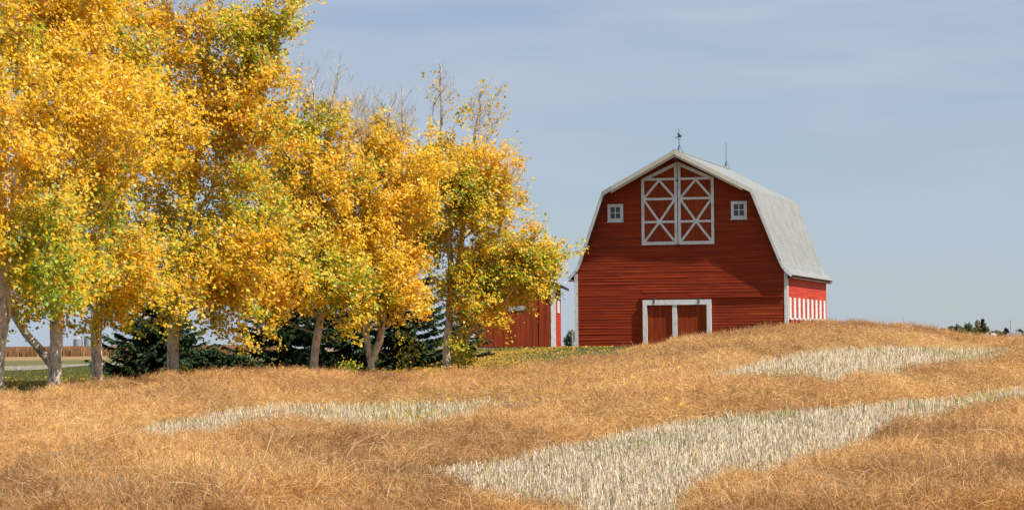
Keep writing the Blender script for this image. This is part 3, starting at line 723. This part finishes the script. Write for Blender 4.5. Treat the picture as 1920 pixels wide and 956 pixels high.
# ------------------------------------------------------------------ trees
def grow(base, trunk, targets, rs, bf=.42, step=.38, tip_r=.006, base_r=.25, rise=.45, crown_lo=.0, fat=None):
    """greedy branching toward the target points. trunk: list of polylines (arrays). Returns nodes, parent, radius"""
    nodes = []; par = []; pl = []; mr = {}; fat = fat or [1.0]
    for ti, tr in enumerate(trunk):
        tr = [np.array(p, float) for p in tr]
        if ti == 0: prev = -1; last = tr[0]; nodes.append(last); par.append(-1); pl.append(0.); prev = 0
        else:
            dd = [np.linalg.norm(n_ - tr[0]) for n_ in nodes]; prev = int(np.argmin(dd)); last = nodes[prev]; tr = [last] + tr[1:]
        i00 = len(nodes)
        for p in tr[1:]:
            n = max(1, int(np.linalg.norm(p - last) / step))
            for k in range(1, n + 1):
                q = last + (p - last) * k / n + rs.normal(0, .018, 3) * (k < n)
                nodes.append(q); par.append(prev); pl.append(pl[prev] + np.linalg.norm(q - nodes[prev])); prev = len(nodes) - 1
            last = nodes[prev]
        fr_ = fat[ti] if ti < len(fat) else 0
        for q in range(i00, len(nodes)): mr[q] = base_r * fr_ * (1 - .85 * (q - i00) / max(1, len(nodes) - i00))
    cap = 9000; Nn = np.zeros((cap, 3)); Pl = np.zeros(cap); nn = len(nodes); Nn[:nn] = nodes; Pl[:nn] = pl
    T = np.array(targets); m = len(T); best = np.full(m, 1e9); bi = np.zeros(m, int)
    zmin = base[2] + crown_lo
    def cost(i0, i1):
        D = T[:, None, :] - Nn[None, i0:i1]; d = np.linalg.norm(D, axis=2); hz = np.linalg.norm(D[:, :, :2], axis=2)
        c = d + bf * Pl[None, i0:i1] + 1.3 * np.maximum(0, rise * hz - D[:, :, 2]) + 50 * (Nn[None, i0:i1, 2] < zmin)
        return c
    c = cost(0, nn); bi = c.argmin(1); best = c.min(1); alive = np.ones(m, bool); tip_of = np.zeros(m, int)
    for _ in range(m):
        k = int(np.argmin(np.where(alive, best, 1e9))); alive[k] = False
        s = int(bi[k]); p0 = Nn[s].copy(); p1 = T[k]; d = p1 - p0; Ld = np.linalg.norm(d); n = max(1, int(Ld / step)); i0 = nn; prev = s
        sag = rs.normal(0, .035, 3) * Ld; sag[2] -= .05 * Ld
        for q in range(1, n + 1):
            t = q / n; p = p0 + d * t + sag * math.sin(PI * t) + rs.normal(0, .018, 3) * (q < n)
            if nn >= cap: break
            Nn[nn] = p; par.append(prev); Pl[nn] = Pl[prev] + np.linalg.norm(p - Nn[prev]); prev = nn; nn += 1
        tip_of[k] = prev
        if nn > i0:
            c = cost(i0, nn); j = c.argmin(1); v = c[np.arange(m), j]; up = v < best; best[up] = v[up]; bi[up] = j[up] + i0
    par = np.array(par); Nn = Nn[:nn]; cnt = np.zeros(nn)
    ch = [[] for _ in range(nn)]
    for i in range(1, nn): ch[par[i]].append(i)
    cnt = np.zeros(nn)
    for i in range(nn - 1, -1, -1):
        if not ch[i]: cnt[i] = 1
        if par[i] >= 0: cnt[par[i]] += cnt[i]
    e = math.log(base_r / tip_r) / math.log(max(3, cnt[0])); rad = tip_r * cnt ** e
    for q, v in mr.items(): rad[q] = max(rad[q], v)
    return Nn, par, rad, ch, cnt, tip_of
def skin_tubes(Nn, par, rad, ch, cnt, flare_z=None, zbase=0):
    V = []; Q = []
    done = []; stack = [(0, -1)]; chains = []
    while stack:
        s, p = stack.pop(); c = [] if p < 0 else [p]; cur = s
        while True:
            c.append(cur)
            if not ch[cur]: break
            ks = sorted(ch[cur], key=lambda i: -cnt[i])
            for k in ks[1:]: stack.append((k, cur))
            cur = ks[0]
        chains.append((c, p >= 0))
    nv = 0
    for c, side in chains:
        if len(c) < 2: continue
        P = Nn[c]; r = rad[c].copy()
        if side: r[0] = min(r[0], r[1] * 1.15)
        rm = r.max(); n = 10 if rm > .09 else (6 if rm > .035 else 3)
        if not side:
            for i in range(len(c)):
                h = P[i, 2] - zbase
                if h < .5: r[i] *= 1 + .30 * (1 - max(0, h) / .5) ** 2
        d = np.gradient(P, axis=0); d /= (np.linalg.norm(d, axis=1, keepdims=True) + 1e-9)
        ref = np.array([1.0, .3, 0]) if abs(d[:, 2]).mean() > .5 else np.array([0, 0, 1.0])
        a = np.cross(d, ref); a /= (np.linalg.norm(a, axis=1, keepdims=True) + 1e-9); b = np.cross(d, a)
        t = np.linspace(0, 2 * PI, n, endpoint=False)
        ring = P[:, None] + r[:, None, None] * (a[:, None] * np.cos(t)[None, :, None] + b[:, None] * np.sin(t)[None, :, None])
        V.append(ring.reshape(-1, 3)); I = nv + np.arange(len(c) * n).reshape(len(c), n); J = np.roll(I, -1, axis=1)
        Q.append(np.stack([I[:-1], J[:-1], J[1:], I[1:]], -1).reshape(-1, 4)); nv += len(c) * n
    return np.concatenate(V), np.concatenate(Q)

GOLD = np.array([.89, .60, .030]); ORNG = np.array([.90, .44, .022]); LIME = np.array([.62, .64, .036]); GREEN = np.array([.23, .33, .022]); PALE = np.array([.93, .79, .17])
def leaf_colors(P, rs, green, px=None):
    n = len(P)
    f1 = fnoise(P[:, 0] * .55 + P[:, 1] * .3, P[:, 2] * .6 + P[:, 1] * .2)
    g = np.clip(green + (f1 - .5) * 1.5, 0, 1)
    u = rs.rand(n)
    C = GOLD + (ORNG - GOLD) * np.clip((fnoise(P[:, 0] * .8 + 30, P[:, 2] * .8 + P[:, 1] * .5) - .35) * 2.0, 0, 1)[:, None] * rs.rand(n, 1)
    lime = u < g * .95; C[lime] = LIME * rs.uniform(.75, 1.15, (lime.sum(), 1))
    gr = u < g * .68 - .02; C[gr] = GREEN * rs.uniform(.7, 1.5, (gr.sum(), 1))
    pl_ = rs.rand(n) < .10 * (1 - g); C[pl_] = PALE
    C *= rs.uniform(.82, 1.14, (n, 1))
    return C
def poplar(name, label, px, py, Y, trunks, blobs, nclus, base_r, seed, green=.25, bare=(), nbare=0, lpc=133, leaf=.085, greenfun=None, crown_lo=1.0, group='yellow poplars along the field edge', tipless=0.0, label_cat='tree', fat=None):
    """trunks: list of polylines as (dpx, dpy, dY) from the foot; blobs: (cx, cy, rx, ry, dY, rY, weight) in photo units at the tree's own distance"""
    rs_ = np.random.RandomState(seed); s = Y / F
    foot = at(px, py, Y); gzv = gz(foot[0], Y); foot[2] = min(foot[2], gzv) - .05
    def wp(x, y, dy=0): p = at(x, y, Y); return np.array([p[0], Y + dy, p[2]])
    root = empty(name, tuple(foot)); tag(root, label, label_cat, group)
    tr = []
    for i, t in enumerate(trunks):
        L_ = [wp(q[0], q[1], q[2] if len(q) > 2 else 0) - foot for q in t]
        if i == 0: L_ = [np.zeros(3)] + L_
        tr.append(L_)
    T = []; wts = np.array([b_[6] * b_[2] * b_[3] for b_ in blobs], float); wts /= wts.sum()
    nprim = int(nclus * .40); pick = rs_.choice(len(blobs), nprim, p=wts); prim = []
    for k in pick:
        b_ = blobs[k]; d = rs_.normal(size=3); d /= np.linalg.norm(d); rr = rs_.rand() ** .42
        T.append(wp(b_[0] + b_[2] * d[0] * rr, b_[1] + b_[3] * d[2] * rr, b_[4] + b_[5] * d[1] * rr) - foot)
    T = T + [T[rs_.randint(nprim)] + rs_.normal(0, 1, 3) * np.array([.40, .40, .34]) for _ in range(nclus - nprim)]
    nb = 0; Tb = []
    if nbare:
        for k in range(nbare):
            b_ = bare[k % len(bare)]; d = rs_.normal(size=3); d /= np.linalg.norm(d); rr = rs_.rand() ** .5
            Tb.append(wp(b_[0] + b_[2] * d[0] * rr, b_[1] + b_[3] * d[2] * rr, b_[4] + .5 * d[1]) - foot)
    allT = np.array(T + Tb)
    Nn, par, rad, ch, cnt, tip = grow(np.zeros(3), tr, allT, rs_, base_r=base_r, crown_lo=crown_lo, fat=fat)
    V, Q = skin_tubes(Nn, par, rad, ch, cnt, zbase=0)
    # twigs
    nt_ = 7; m = len(T); tipi = tip[:m]
    cd_ = Nn[tipi] - Nn[np.maximum(par[tipi], 0)]; cd_ /= (np.linalg.norm(cd_, axis=1, keepdims=True) + 1e-9)
    D = np.repeat(cd_, nt_, 0) * .6 + rs_.normal(0, .62, (m * nt_, 3)); D[:, 2] += .12; D /= np.linalg.norm(D, axis=1, keepdims=True)
    Lt = rs_.uniform(.28, .82, m * nt_); S = np.repeat(allT[:m], nt_, 0)
    cols = []
    tv, tq = [], []
    def twig_geo(S, D, Lt, r0_, r1_):
        a = np.cross(D, [0, 0, 1.0]); a /= (np.linalg.norm(a, axis=1, keepdims=True) + 1e-9); b = np.cross(D, a); E = S + D * Lt[:, None]
        rings = []
        for c, r in ((S, r0_), (E, r1_)):
            for t in range(3):
                an = 2 * PI * t / 3; rings.append(c + r * (a * math.cos(an) + b * math.sin(an)))
        W = np.stack(rings, 1); n = len(S); I = np.arange(n * 6).reshape(n, 6)
        q = np.concatenate([I[:, [0, 1, 4, 3]], I[:, [1, 2, 5, 4]], I[:, [2, 0, 3, 5]]]); return W.reshape(-1, 3), q
    w1, q1 = twig_geo(S, D, Lt, .006, .002)
    Vs = [V, w1]; Qs = [Q, q1 + len(V)]
    if nbare:
        mb_ = len(Tb); tb = tip[m:]
        cd2 = Nn[tb] - Nn[np.maximum(par[tb], 0)]; cd2 /= (np.linalg.norm(cd2, axis=1, keepdims=True) + 1e-9)
        k2 = 4; D2 = np.repeat(cd2, k2, 0) * .9 + rs_.normal(0, .36, (mb_ * k2, 3)); D2[:, 2] += .30; D2 /= np.linalg.norm(D2, axis=1, keepdims=True)
        S2 = np.repeat(allT[m:], k2, 0) - np.repeat(cd2, k2, 0) * rs_.uniform(0, .6, (mb_ * k2, 1)); L2 = rs_.uniform(.2, .6, mb_ * k2)
        w2, q2 = twig_geo(S2, D2, L2, .0042, .002); Qs.append(q2 + len(V) + len(w1)); Vs.append(w2)
    mesh_np('trunk', np.concatenate(Vs), Q=np.concatenate(Qs), mat=M_bark, parent=root, smooth=True)
    # leaves on the twigs
    per = max(2, int(lpc / nt_)); t = rs_.rand(m * nt_, per) ** .8
    LP = S[:, None] + D[:, None] * (Lt[:, None] * t * 1.08)[:, :, None] + rs_.normal(0, .085, (m * nt_, per, 3)); LP = LP.reshape(-1, 3)
    LP[:, 2] -= .03
    n = len(LP); nr = rs_.normal(0, .62, (n, 3)) + np.array([.70, -.50, .75])
    wpz = LP + foot
    gpx, gpy = proj(wpz[:, 0], wpz[:, 1], wpz[:, 2])
    g = np.full(n, green) if greenfun is None else greenfun(gpx, gpy)
    C = leaf_colors(wpz, rs_, g)
    if nbare and tipless > 0:
        kk = rs_.rand(len(Tb)) < tipless; ext = np.array(Tb)[kk]; 
        if len(ext):
            E = np.repeat(ext, 16, 0) + rs_.normal(0, .20, (len(ext) * 16, 3)); LP = np.concatenate([LP, E]); nr = np.concatenate([nr, rs_.normal(0, 1, E.shape)]); C = np.concatenate([C, np.tile(GOLD * .9, (len(E), 1))]); n = len(LP)
    leaf_quads(LP, leaf * rs_.uniform(.5, 1.45, n), nr, C, 'crown', parent=root)
    return root
def gf_left(px, py):
    g = .05 + .62 * np.exp(-((px - 60) / 150) ** 2 - ((py - 430) / 150) ** 2) + .45 * np.exp(-((px - 235) / 90) ** 2 - ((py - 470) / 130) ** 2) + .35 * np.exp(-((px - 100) / 130) ** 2 - ((py - 590) / 50) ** 2) + .3 * np.exp(-((px - 350) / 70) ** 2 - ((py - 610) / 40) ** 2)
    g += .22 * np.exp(-((px - 415) / 40) ** 2 - ((py - 70) / 45) ** 2) + .30 * np.exp(-((px - 510) / 60) ** 2 - ((py - 330) / 90) ** 2) + .25 * np.exp(-((px - 470) / 90) ** 2 - ((py - 560) / 70) ** 2)
    return g
def gf_mid(px, py):
    return .17 + .35 * np.exp(-((px - 540) / 60) ** 2 - ((py - 330) / 80) ** 2) + .45 * np.exp(-((px - 920) / 80) ** 2 - ((py - 545) / 50) ** 2) + .3 * np.exp(-((px - 915) / 50) ** 2 - ((py - 330) / 60) ** 2) + .3 * np.exp(-((px - 560) / 90) ** 2 - ((py - 470) / 90) ** 2) + .3 * np.exp(-((px - 850) / 30) ** 2 - ((py - 620) / 60) ** 2)

poplar('poplar_tree', 'pale barked poplar cut by the left picture edge with a forked trunk', -6, 748, 67,
       [[(-6, 700), (-2, 640), (8, 590), (10, 520), (10, 420), (10, 280), (0, 120), (0, -40)], [(8, 600), (-25, 545), (-70, 470), (-90, 350)]],
       [(0, 300, 150, 250, -.5, 2.6, 1), (60, 470, 100, 110, -.8, 1.8, 1), (-80, 100, 130, 220, 0, 2.5, .8)], 300, .17, 21, greenfun=gf_left, crown_lo=2.6)
poplar('poplar_tree', 'poplar with one thick limb leaning far left from its foot', 104, 728, 71,
       [[(103, 690), (106, 640), (108, 580), (110, 480), (118, 350), (110, 200), (100, 60), (95, -60)], [(97, 690), (75, 655), (48, 625), (22, 585), (-15, 520), (-50, 430)]],
       [(120, 200, 150, 260, .3, 2.8, 1), (110, 520, 100, 95, -1.0, 2.0, 1.15), (70, -20, 140, 150, 0, 2.6, .8), (-40, 420, 60, 120, 0, 1.2, .5)], 430, .165, 22, fat=[1, .66], greenfun=gf_left, crown_lo=1.9)
poplar('poplar_tree', 'stout poplar with straight pale trunk, third from the left edge', 184, 718, 75,
       [[(182, 680), (180, 630), (186, 570), (190, 450), (200, 300), (210, 120), (215, -20)]],
       [(215, 260, 130, 260, 1.0, 2.6, 1), (225, 520, 110, 105, -1.2, 2.2, 1.2), (190, 40, 130, 150, .5, 2.4, .8)], 400, .145, 23, greenfun=gf_left, crown_lo=1.9)
poplar('poplar_tree', 'tall golden poplar whose crown edge meets the sky at the top centre left', 325, 700, 79,
       [[(324, 670), (325, 620), (332, 560), (345, 440), (370, 300), (385, 150), (395, 0), (400, -120)], [(345, 440), (400, 350), (460, 260), (500, 170)], [(370, 300), (440, 200), (480, 90), (510, 0)]],
       [(390, 300, 130, 260, 0, 2.8, 1), (330, 535, 130, 82, -1.0, 2.4, 1.1), (470, 150, 76, 150, 0, 1.8, 1.1), (380, 10, 140, 130, 0, 2.4, .8), (470, 480, 90, 130, -.2, 2.2, 1), (500, 60, 52, 70, 0, 1.2, .7), (425, 556, 60, 38, -.5, 1.4, 1.2)], 600, .165, 24, greenfun=gf_left, crown_lo=2.0, bare=[(385, 20, 60, 60, -2.2)], nbare=16)
poplar('poplar_tree', 'poplar with bare upper twigs and one clean grey trunk before the dark spruces', 590, 692, 84,
       [[(592, 650), (600, 600), (604, 540), (600, 440), (596, 330), (590, 230), (585, 150)], [(600, 440), (640, 340), (662, 240), (690, 165)], [(600, 500), (560, 400), (558, 260), (564, 105)], [(596, 330), (615, 230), (636, 125)]],
       [(590, 420, 100, 150, 0, 2.4, 1), (560, 510, 110, 82, -.5, 2.2, 1), (585, 260, 48, 75, 0, 1.1, .8), (650, 350, 50, 80, 0, 1.3, .5), (640, 525, 70, 68, -.8, 1.6, .7), (520, 300, 50, 90, 0, 1.5, .6)], 400, .12, 25, greenfun=gf_mid, crown_lo=1.7,
       bare=[(566, 165, 24, 80, 0), (620, 175, 48, 80, 0), (676, 210, 38, 70, 0)], nbare=190)
poplar('poplar_tree', 'slender poplar with a twin stem splitting at the ground', 705, 697, 86,
       [[(690, 650), (684, 600), (690, 520), (700, 420), (715, 330), (725, 250), (735, 200)], [(706, 690), (712, 640), (716, 590), (735, 500), (755, 400), (757, 300), (754, 165)]],
       [(725, 440, 90, 125, 0, 2.0, 1), (690, 520, 78, 56, -.7, 1.8, .9), (770, 360, 65, 100, .2, 1.4, .9), (712, 300, 42, 70, 0, 1.0, .6), (730, 545, 55, 65, -.4, 1.4, .6)], 290, .105, 26, fat=[1, 1], greenfun=gf_mid, crown_lo=1.3,
       bare=[(755, 215, 34, 62, 0), (705, 215, 30, 50, 0)], nbare=90)
poplar('poplar_tree', 'rightmost poplar whose low golden boughs reach over the red shed', 836, 692, 91,
       [[(838, 650), (842, 580), (846, 500), (842, 430), (835, 340), (828, 250), (826, 125)], [(844, 540), (862, 480), (868, 420), (872, 350), (888, 270), (905, 160)], [(872, 350), (910, 270), (945, 200)], [(843, 560), (800, 510), (780, 440)], [(846, 560), (900, 540), (960, 520), (1030, 498)]],
       [(860, 345, 85, 85, 0, 1.9, .95), (905, 395, 60, 85, 0, 1.5, .7), (925, 350, 42, 55, 0, 1.1, .45), (945, 505, 80, 60, 0, 1.4, 1.6), (880, 560, 62, 62, -.3, 1.3, .8), (1012, 498, 44, 30, 0, .7, 2.6), (790, 430, 48, 85, 0, 1.4, .6), (850, 600, 14, 50, -.3, .4, .3), (862, 655, 20, 24, .3, .4, .5)], 390, .135, 27, fat=[1, .7], greenfun=gf_mid, crown_lo=.3,
       bare=[(828, 175, 30, 62, 0), (905, 205, 40, 60, 0), (968, 340, 20, 70, 0), (915, 205, 42, 50, 0)], nbare=160, tipless=.10)

def spruce(label, px, py, Y, Hm, Rm, seed, name='spruce_tree', group='dark spruces behind the poplars', leafscale=1.0, blue=0.0, lean=(0, 0), nb=110, topfrac=0.0):
    rs_ = np.random.RandomState(seed); foot = at(px, py, Y); foot[2] = gz(foot[0], Y) if Y < 200 else foot[2]
    root = empty(name, tuple(foot)); tag(root, label, 'tree', group)
    mb = MB(); mb.tube((0, 0, -.1), (0, 0, Hm), .035 * Hm ** .9, .01, n=8)
    P = []; W = []; C = []; S = []
    for i in range(nb):
        u = rs_.rand() ** 1.25; z = .12 + u * (Hm - .15); Lb = Rm * (1 - u) ** .8 * rs_.uniform(.65, 1.15) + .12; th = rs_.uniform(0, 2 * PI)
        dirh = np.array([math.cos(th), math.sin(th), 0]); k = 6; t = np.linspace(0, 1, k)
        pts = np.stack([dirh[0] * Lb * t, dirh[1] * Lb * t, z + Lb * (-.22 * t + .34 * t ** 2.2 * (1 if u < .7 else 1.6))], -1)
        mb.tube(pts[0], pts[2], .03 * Lb ** .5, .012, n=4); mb.tube(pts[2], pts[4], .012, .006, n=3)
        ns = int(36 + 48 * Lb)
        tt = rs_.rand(ns) ** .75; ci = np.stack([np.interp(tt, t, pts[:, j]) for j in range(3)], -1)
        sd_ = np.cross(dirh, [0, 0, 1.0]); sg = rs_.choice([-1, 1], ns); fw_ = rs_.uniform(.3, 1.0, ns)
        d = dirh[None] * fw_[:, None] + sd_[None] * (sg * rs_.uniform(.3, 1, ns))[:, None] + np.array([0, 0, 1.0]) * rs_.normal(-.16, .22, ns)[:, None]
        d /= np.linalg.norm(d, axis=1, keepdims=True); ll = rs_.uniform(.12, .34, ns) * (1.15 - .5 * tt) * min(1.0, .5 + Lb * .5) * leafscale
        P.append(np.stack([ci, ci + d * (ll * .55)[:, None], ci + d * ll[:, None] - np.array([0, 0, .03])], 1)); W.append((np.array([.5, 1, .3])[None] * rs_.uniform(.045, .09, ns)[:, None] * leafscale))
        tip = sstep(tt, .5, 1.0)
        base = np.array([.030, .060, .020]) * (1 - blue) + np.array([.030, .055, .050]) * blue
        C.append(base[None] * rs_.uniform(.6, 1.3, (ns, 1)) + np.array([.030, .045, .010])[None] * (tip * rs_.rand(ns))[:, None]); S.append(rs_.normal(0, .5, (ns, 3)) + np.array([0, 0, 1.0]))
    mb.build('trunk', M_bark2, root)
    ribbons(np.concatenate(P), np.concatenate(W), np.concatenate(C), side=np.concatenate(S), name='crown', mat=M_needle, parent=root)
spruce('dark spruce with low spreading boughs between the third and fourth poplar trunks', 285, 690, 92, 3.3, 2.15, 31, nb=170)
spruce('broad dark spruce left of the clean grey poplar trunk', 530, 684, 96, 4.6, 2.2, 32, nb=200)
spruce('spruce showing between the grey trunk and the twin stemmed poplar', 640, 682, 97, 3.4, 1.9, 33, nb=150)
spruce('tallest dark spruce whose bough tips stand against the sky right of the twin stem', 752, 680, 98, 5.5, 2.1, 34, nb=210)
spruce('small blue green spruce beside the left end of the red shed', 872, 672, 104, 2.2, .95, 35, blue=.4, nb=90)
for i, (x, y, Y, h, r_, lb) in enumerate([(395, 690, 90, .95, 1.0, 'low green juniper bush right of the fourth poplar trunk'), (445, 688, 92, .8, 1.0, 'low dark juniper bush under the open gap in the poplars')]):
    spruce(lb, x, y, Y, h, r_, 40 + i, name='juniper_bush', group='low bushes at the field edge', nb=90)

# low yellow-green saplings in front of the spruces
def shrub(label, px, py, Y, rx, h, n, seed, cols, name='shrub', leaf=.07, group='small saplings under the poplars', stem=True, cat='shrub', zoff=None):
    rs_ = np.random.RandomState(seed); foot = at(px, py, Y); foot[2] = gz(foot[0], Y) if zoff is None else foot[2] + zoff
    root = empty(name, tuple(foot)); tag(root, label, cat, group)
    mb = MB(); k = 7; cl = []
    for i in range(k):
        th = rs_.uniform(0, 2 * PI); q = np.array([math.cos(th) * rx * .6, math.sin(th) * rx * .6, h * rs_.uniform(.55, .95)]); mb.tube((0, 0, -.05), q * .5, .02 * h ** .7 + .004, .01 * h ** .7 + .003, n=4); mb.tube(q * .5, q, .01 * h ** .7 + .003, .004, n=3)
    d = rs_.normal(size=(60, 3)); d /= np.linalg.norm(d, axis=1, keepdims=True); cl = d * (rs_.rand(60, 1) ** .4) * np.array([rx, rx, h * .42]) + np.array([0, 0, h * .58])
    P = cl[rs_.randint(0, 60, n)] + rs_.normal(0, 1, (n, 3)) * np.array([rx, rx, h * .5]) * .17
    P[:, 2] = np.abs(P[:, 2])
    C = cols[rs_.randint(0, len(cols), n)] * rs_.uniform(.7, 1.25, (n, 1))
    mb.build('stem', M_bark2, root)
    leaf_quads(P, leaf * rs_.uniform(.7, 1.3, n), rs_.normal(0, .7, (n, 3)) + np.array([.3, -.5, .4]), C, 'crown', parent=root)
YG = np.array([GOLD, LIME, GOLD * .9, PALE * .9])
shrub('yellow leaved sapling in front of the dark spruce left of the twin stem', 655, 690, 90, .45, .8, 220, 51, np.array([GOLD, LIME, GREEN, GREEN * .8]))
shrub('golden sapling right of the twin stemmed poplar', 765, 690, 91, .55, 1.7, 260, 52, np.array([GOLD, GOLD * .9, LIME * .8, GREEN]))
shrub('green sprouting suckers at the foot of the rightmost poplar', 868, 688, 92, .45, 1.35, 600, 53, np.array([LIME, GREEN, GREEN, GOLD]))
shrub('little green weed clump at the foot of the fourth poplar', 352, 697, 80, .45, .7, 420, 54, np.array([LIME * .7, GREEN, GREEN]))

# ------------------------------------------------------------------ far away
def standing_crop():
    n = 60000; px = rs.uniform(-60, 520, n); Y = rs.uniform(470, 560, n); a, _ = ray_ab(px, np.full(n, 660.)); X = a * Y
    z = CZ + lawn_rel(X, Y); h = rs.uniform(1.1, 1.75, n)
    P = np.zeros((n, 3, 3))
    for k, t in enumerate((0, .6, 1.0)): P[:, k] = np.stack([X + rs.normal(0, .12, n) * t, Y, z + h * t], -1)
    W = rs.uniform(.10, .28, n)[:, None] * np.array([1, 1, .4])
    C = np.array([.40, .22, .095]) * rs.uniform(.6, 1.35, (n, 1)); C[P[:, 2, 2] - z > 1.5] *= 1.25
    o = ribbons(P, W, C, side=np.tile([0, -1.0, 0], (n, 1)), name='standing_crop', mat=M_straw)
    tag(o, 'rust brown band of standing crop beyond the lawn on the left', 'crop', kind='stuff')
standing_crop()
M_steel = noise_mat('galvanized_steel', (.30, .34, .38), (.40, .44, .48), (1, 1, 9), 2, .5, .4)
for i, (px, lb) in enumerate([(166, 'grey steel grain bin seen between the second and third poplar trunks'), (146, 'smaller grey grain bin beside the taller one, mostly behind leaves')]):
    Y = 720; c = at(px, 651, Y); c[2] = CZ + float(lawn_rel(np.array(c[0]), np.array(Y))); b = empty('grain_bin', tuple(c)); tag(b, lb, 'grain bin', 'grain bins on the left horizon')
    h = 4.6 if i == 0 else 3.8; r_ = 1.15
    mb = MB(); mb.tube((0, 0, 0), (0, 0, h), r_, n=24)
    for k in range(int(h / .5)): mb.tube((0, 0, k * .5 + .2), (0, 0, k * .5 + .28), r_ + .03, n=24)
    mb.build('wall', M_steel, b); mb = MB(); mb.tube((0, 0, h + .002), (0, 0, h + .9), r_ + .08, .15, n=24); mb.tube((0, 0, h + .9), (0, 0, h + 1.05), .18, n=10); mb.build('roof', M_steel, b)

GR = np.array([[.10, .15, .05], [.14, .18, .055], [.08, .12, .045]]); BLG = np.array([[.10, .16, .10], [.12, .17, .10], [.08, .13, .08]]); OLV = np.array([[.20, .19, .06], [.15, .17, .05], [.26, .22, .06]]); YL = np.array([[.34, .30, .06], [.28, .27, .06]]); RUS = np.array([[.34, .20, .10], [.28, .20, .10], [.20, .18, .09]]); DRK = np.array([[.08, .11, .09], [.10, .13, .10]])
FD = 900.0
far_list = [(1768, 624, 6, 5.5, RUS, 'low brown bush at the left end of the far right tree line'), (1784, 628, 8, 13, BLG, 'first blue green tree of the far right tree line'), (1796, 629, 8, 17, BLG, 'second blue green tree of the far line, a little taller'),
            (1806, 633, 7, 15, YL, 'yellow green young tree in the far right tree line'), (1817, 634, 8.5, 25, GR, 'rounded green tree with bare foot in the far line'), (1828, 634, 6, 17, OLV, 'olive tree between the rounded green tree and the tall pointed one'),
            (1834, 636, 8, 32, RUS, 'pale rust tree behind the tall pointed conifer far right'), (1848, 634, 7, 20, RUS, 'orange tinged tree right of the tall pointed conifer far right'), (1868, 633, 9, 11, OLV, 'low olive tree left of the far houses'),
            (1882, 640, 7, 10, YL, 'small yellow tree beside the dark blue spruce far right'), (1912, 638, 9, 18, DRK, 'dark tree at the right picture edge on the horizon'), (1875, 633, 7, 9, RUS, 'brown bush between the pale far shed and the blue spruce')]
for i, (px, py, rxp, hp, cols, lb) in enumerate(far_list):
    s = FD / F
    shrub(lb, px, py + 4, FD + i * 4, rxp * s, (hp + 6) * s, 1500, 70 + i, cols, name='distant_tree', leaf=.42, group='distant trees at the right horizon', cat='tree', zoff=0)
spruce('tall pointed conifer rising above the far right tree line', 1843, 637, FD, 6.6, 1.35, 90, name='distant_tree', group='distant trees at the right horizon', leafscale=3.2, nb=90)
spruce('dark blue spruce left of the far white walled house', 1887, 636, FD + 30, 3.7, 1.3, 91, name='distant_tree', group='distant trees at the right horizon', leafscale=3.2, blue=1.0, nb=90)
for px, lb, hh, sd_ in ((1071, 'distant dark tree seen in the gap between shed and barn', 4.6, 95), (1066, 'lower distant bush in the gap between shed and barn', 3.2, 96), (28, 'distant blurred tree left of the leaning limb', 0, 0)):
    if hh: shrub(lb, px, 655, 700, 1.1, hh, 900, sd_, DRK * 1.3, name='distant_tree', leaf=.4, group='distant trees behind the farm', cat='tree', zoff=0)
# farmyard posts in the gap
mb = MB(); c = at(1073.5, 655, 170); mb.tube((0, 0, 0), (0, 0, 1.15), .05, n=8); mb.box(-.07, .07, -.07, .07, 1.15, 1.2)
tag(mb.build('fence_post', noise_mat('grey_post', (.35, .34, .32), (.5, .48, .45)), loc=(c[0], c[1], c[2])), 'grey post in the gap between the shed and the barn', 'post')

def house(px, py, Y, w_, d_, h_, rh, wallc, roofc, label, win):
    c = at(px, py, Y); b = empty('farm_house', tuple(c), R(-20)); tag(b, label, 'house', 'far houses on the right horizon')
    mb = MB(); mb.box(-w_ / 2, w_ / 2, 0, d_, -1, h_); mb.build('wall', wallc, b)
    mb = MB()
    k = [(-.3, h_ - .05), (d_ / 2, h_ + rh), (d_ + .3, h_ - .05)]
    V = [(-w_ / 2 - .3, y, z) for y, z in k] + [(w_ / 2 + .3, y, z) for y, z in k]; mb.v += V; mb.f += [(0, 1, 2), (3, 5, 4), (0, 3, 4, 1), (1, 4, 5, 2), (0, 2, 5, 3)]
    mb.build('roof', roofc, b)
    for x in win:
        mb = MB(); mb.box(x - .4, x + .4, -.06, -.01, 1.0, 1.9); f_ = mb.build('window', M_white, b); mb = MB(); mb.box(x - .32, x + .32, -.08, -.061, 1.08, 1.82); mb.build('pane', M_glass, f_)
house(1856, 634.5, FD - 20, 2.6, 3, 1.0, .7, M_white, noise_mat('pale_metal_roof', (.50, .44, .42), (.6, .54, .52)), 'pale low shed roof between the far trees', (0,))
house(1900, 640.5, FD - 30, 3.8, 4, 1.5, 1.3, noise_mat('grey_siding', (.28, .25, .28), (.36, .33, .36)), noise_mat('brown_shingle', (.22, .17, .16), (.28, .22, .2)), 'grey house with brown roof under the dark spruce far right', (-1.0, .6))
house(1908, 636.5, FD - 10, 1.4, 2, 1.9, .4, M_white, M_white, 'small white walled house at the far right beside dark trees', (0,))
# antenna mast behind the far house
mb = MB(); c = at(1895, 636, FD + 5); mb.tube((0, 0, 0), (0, 0, 6.2), .10, .05, n=6); mb.tube((-.4, 0, 5.8), (.4, 0, 5.8), .04, n=4)
tag(mb.build('antenna_mast', M_iron, loc=tuple(c)), 'thin antenna mast rising behind the far grey house', 'mast')
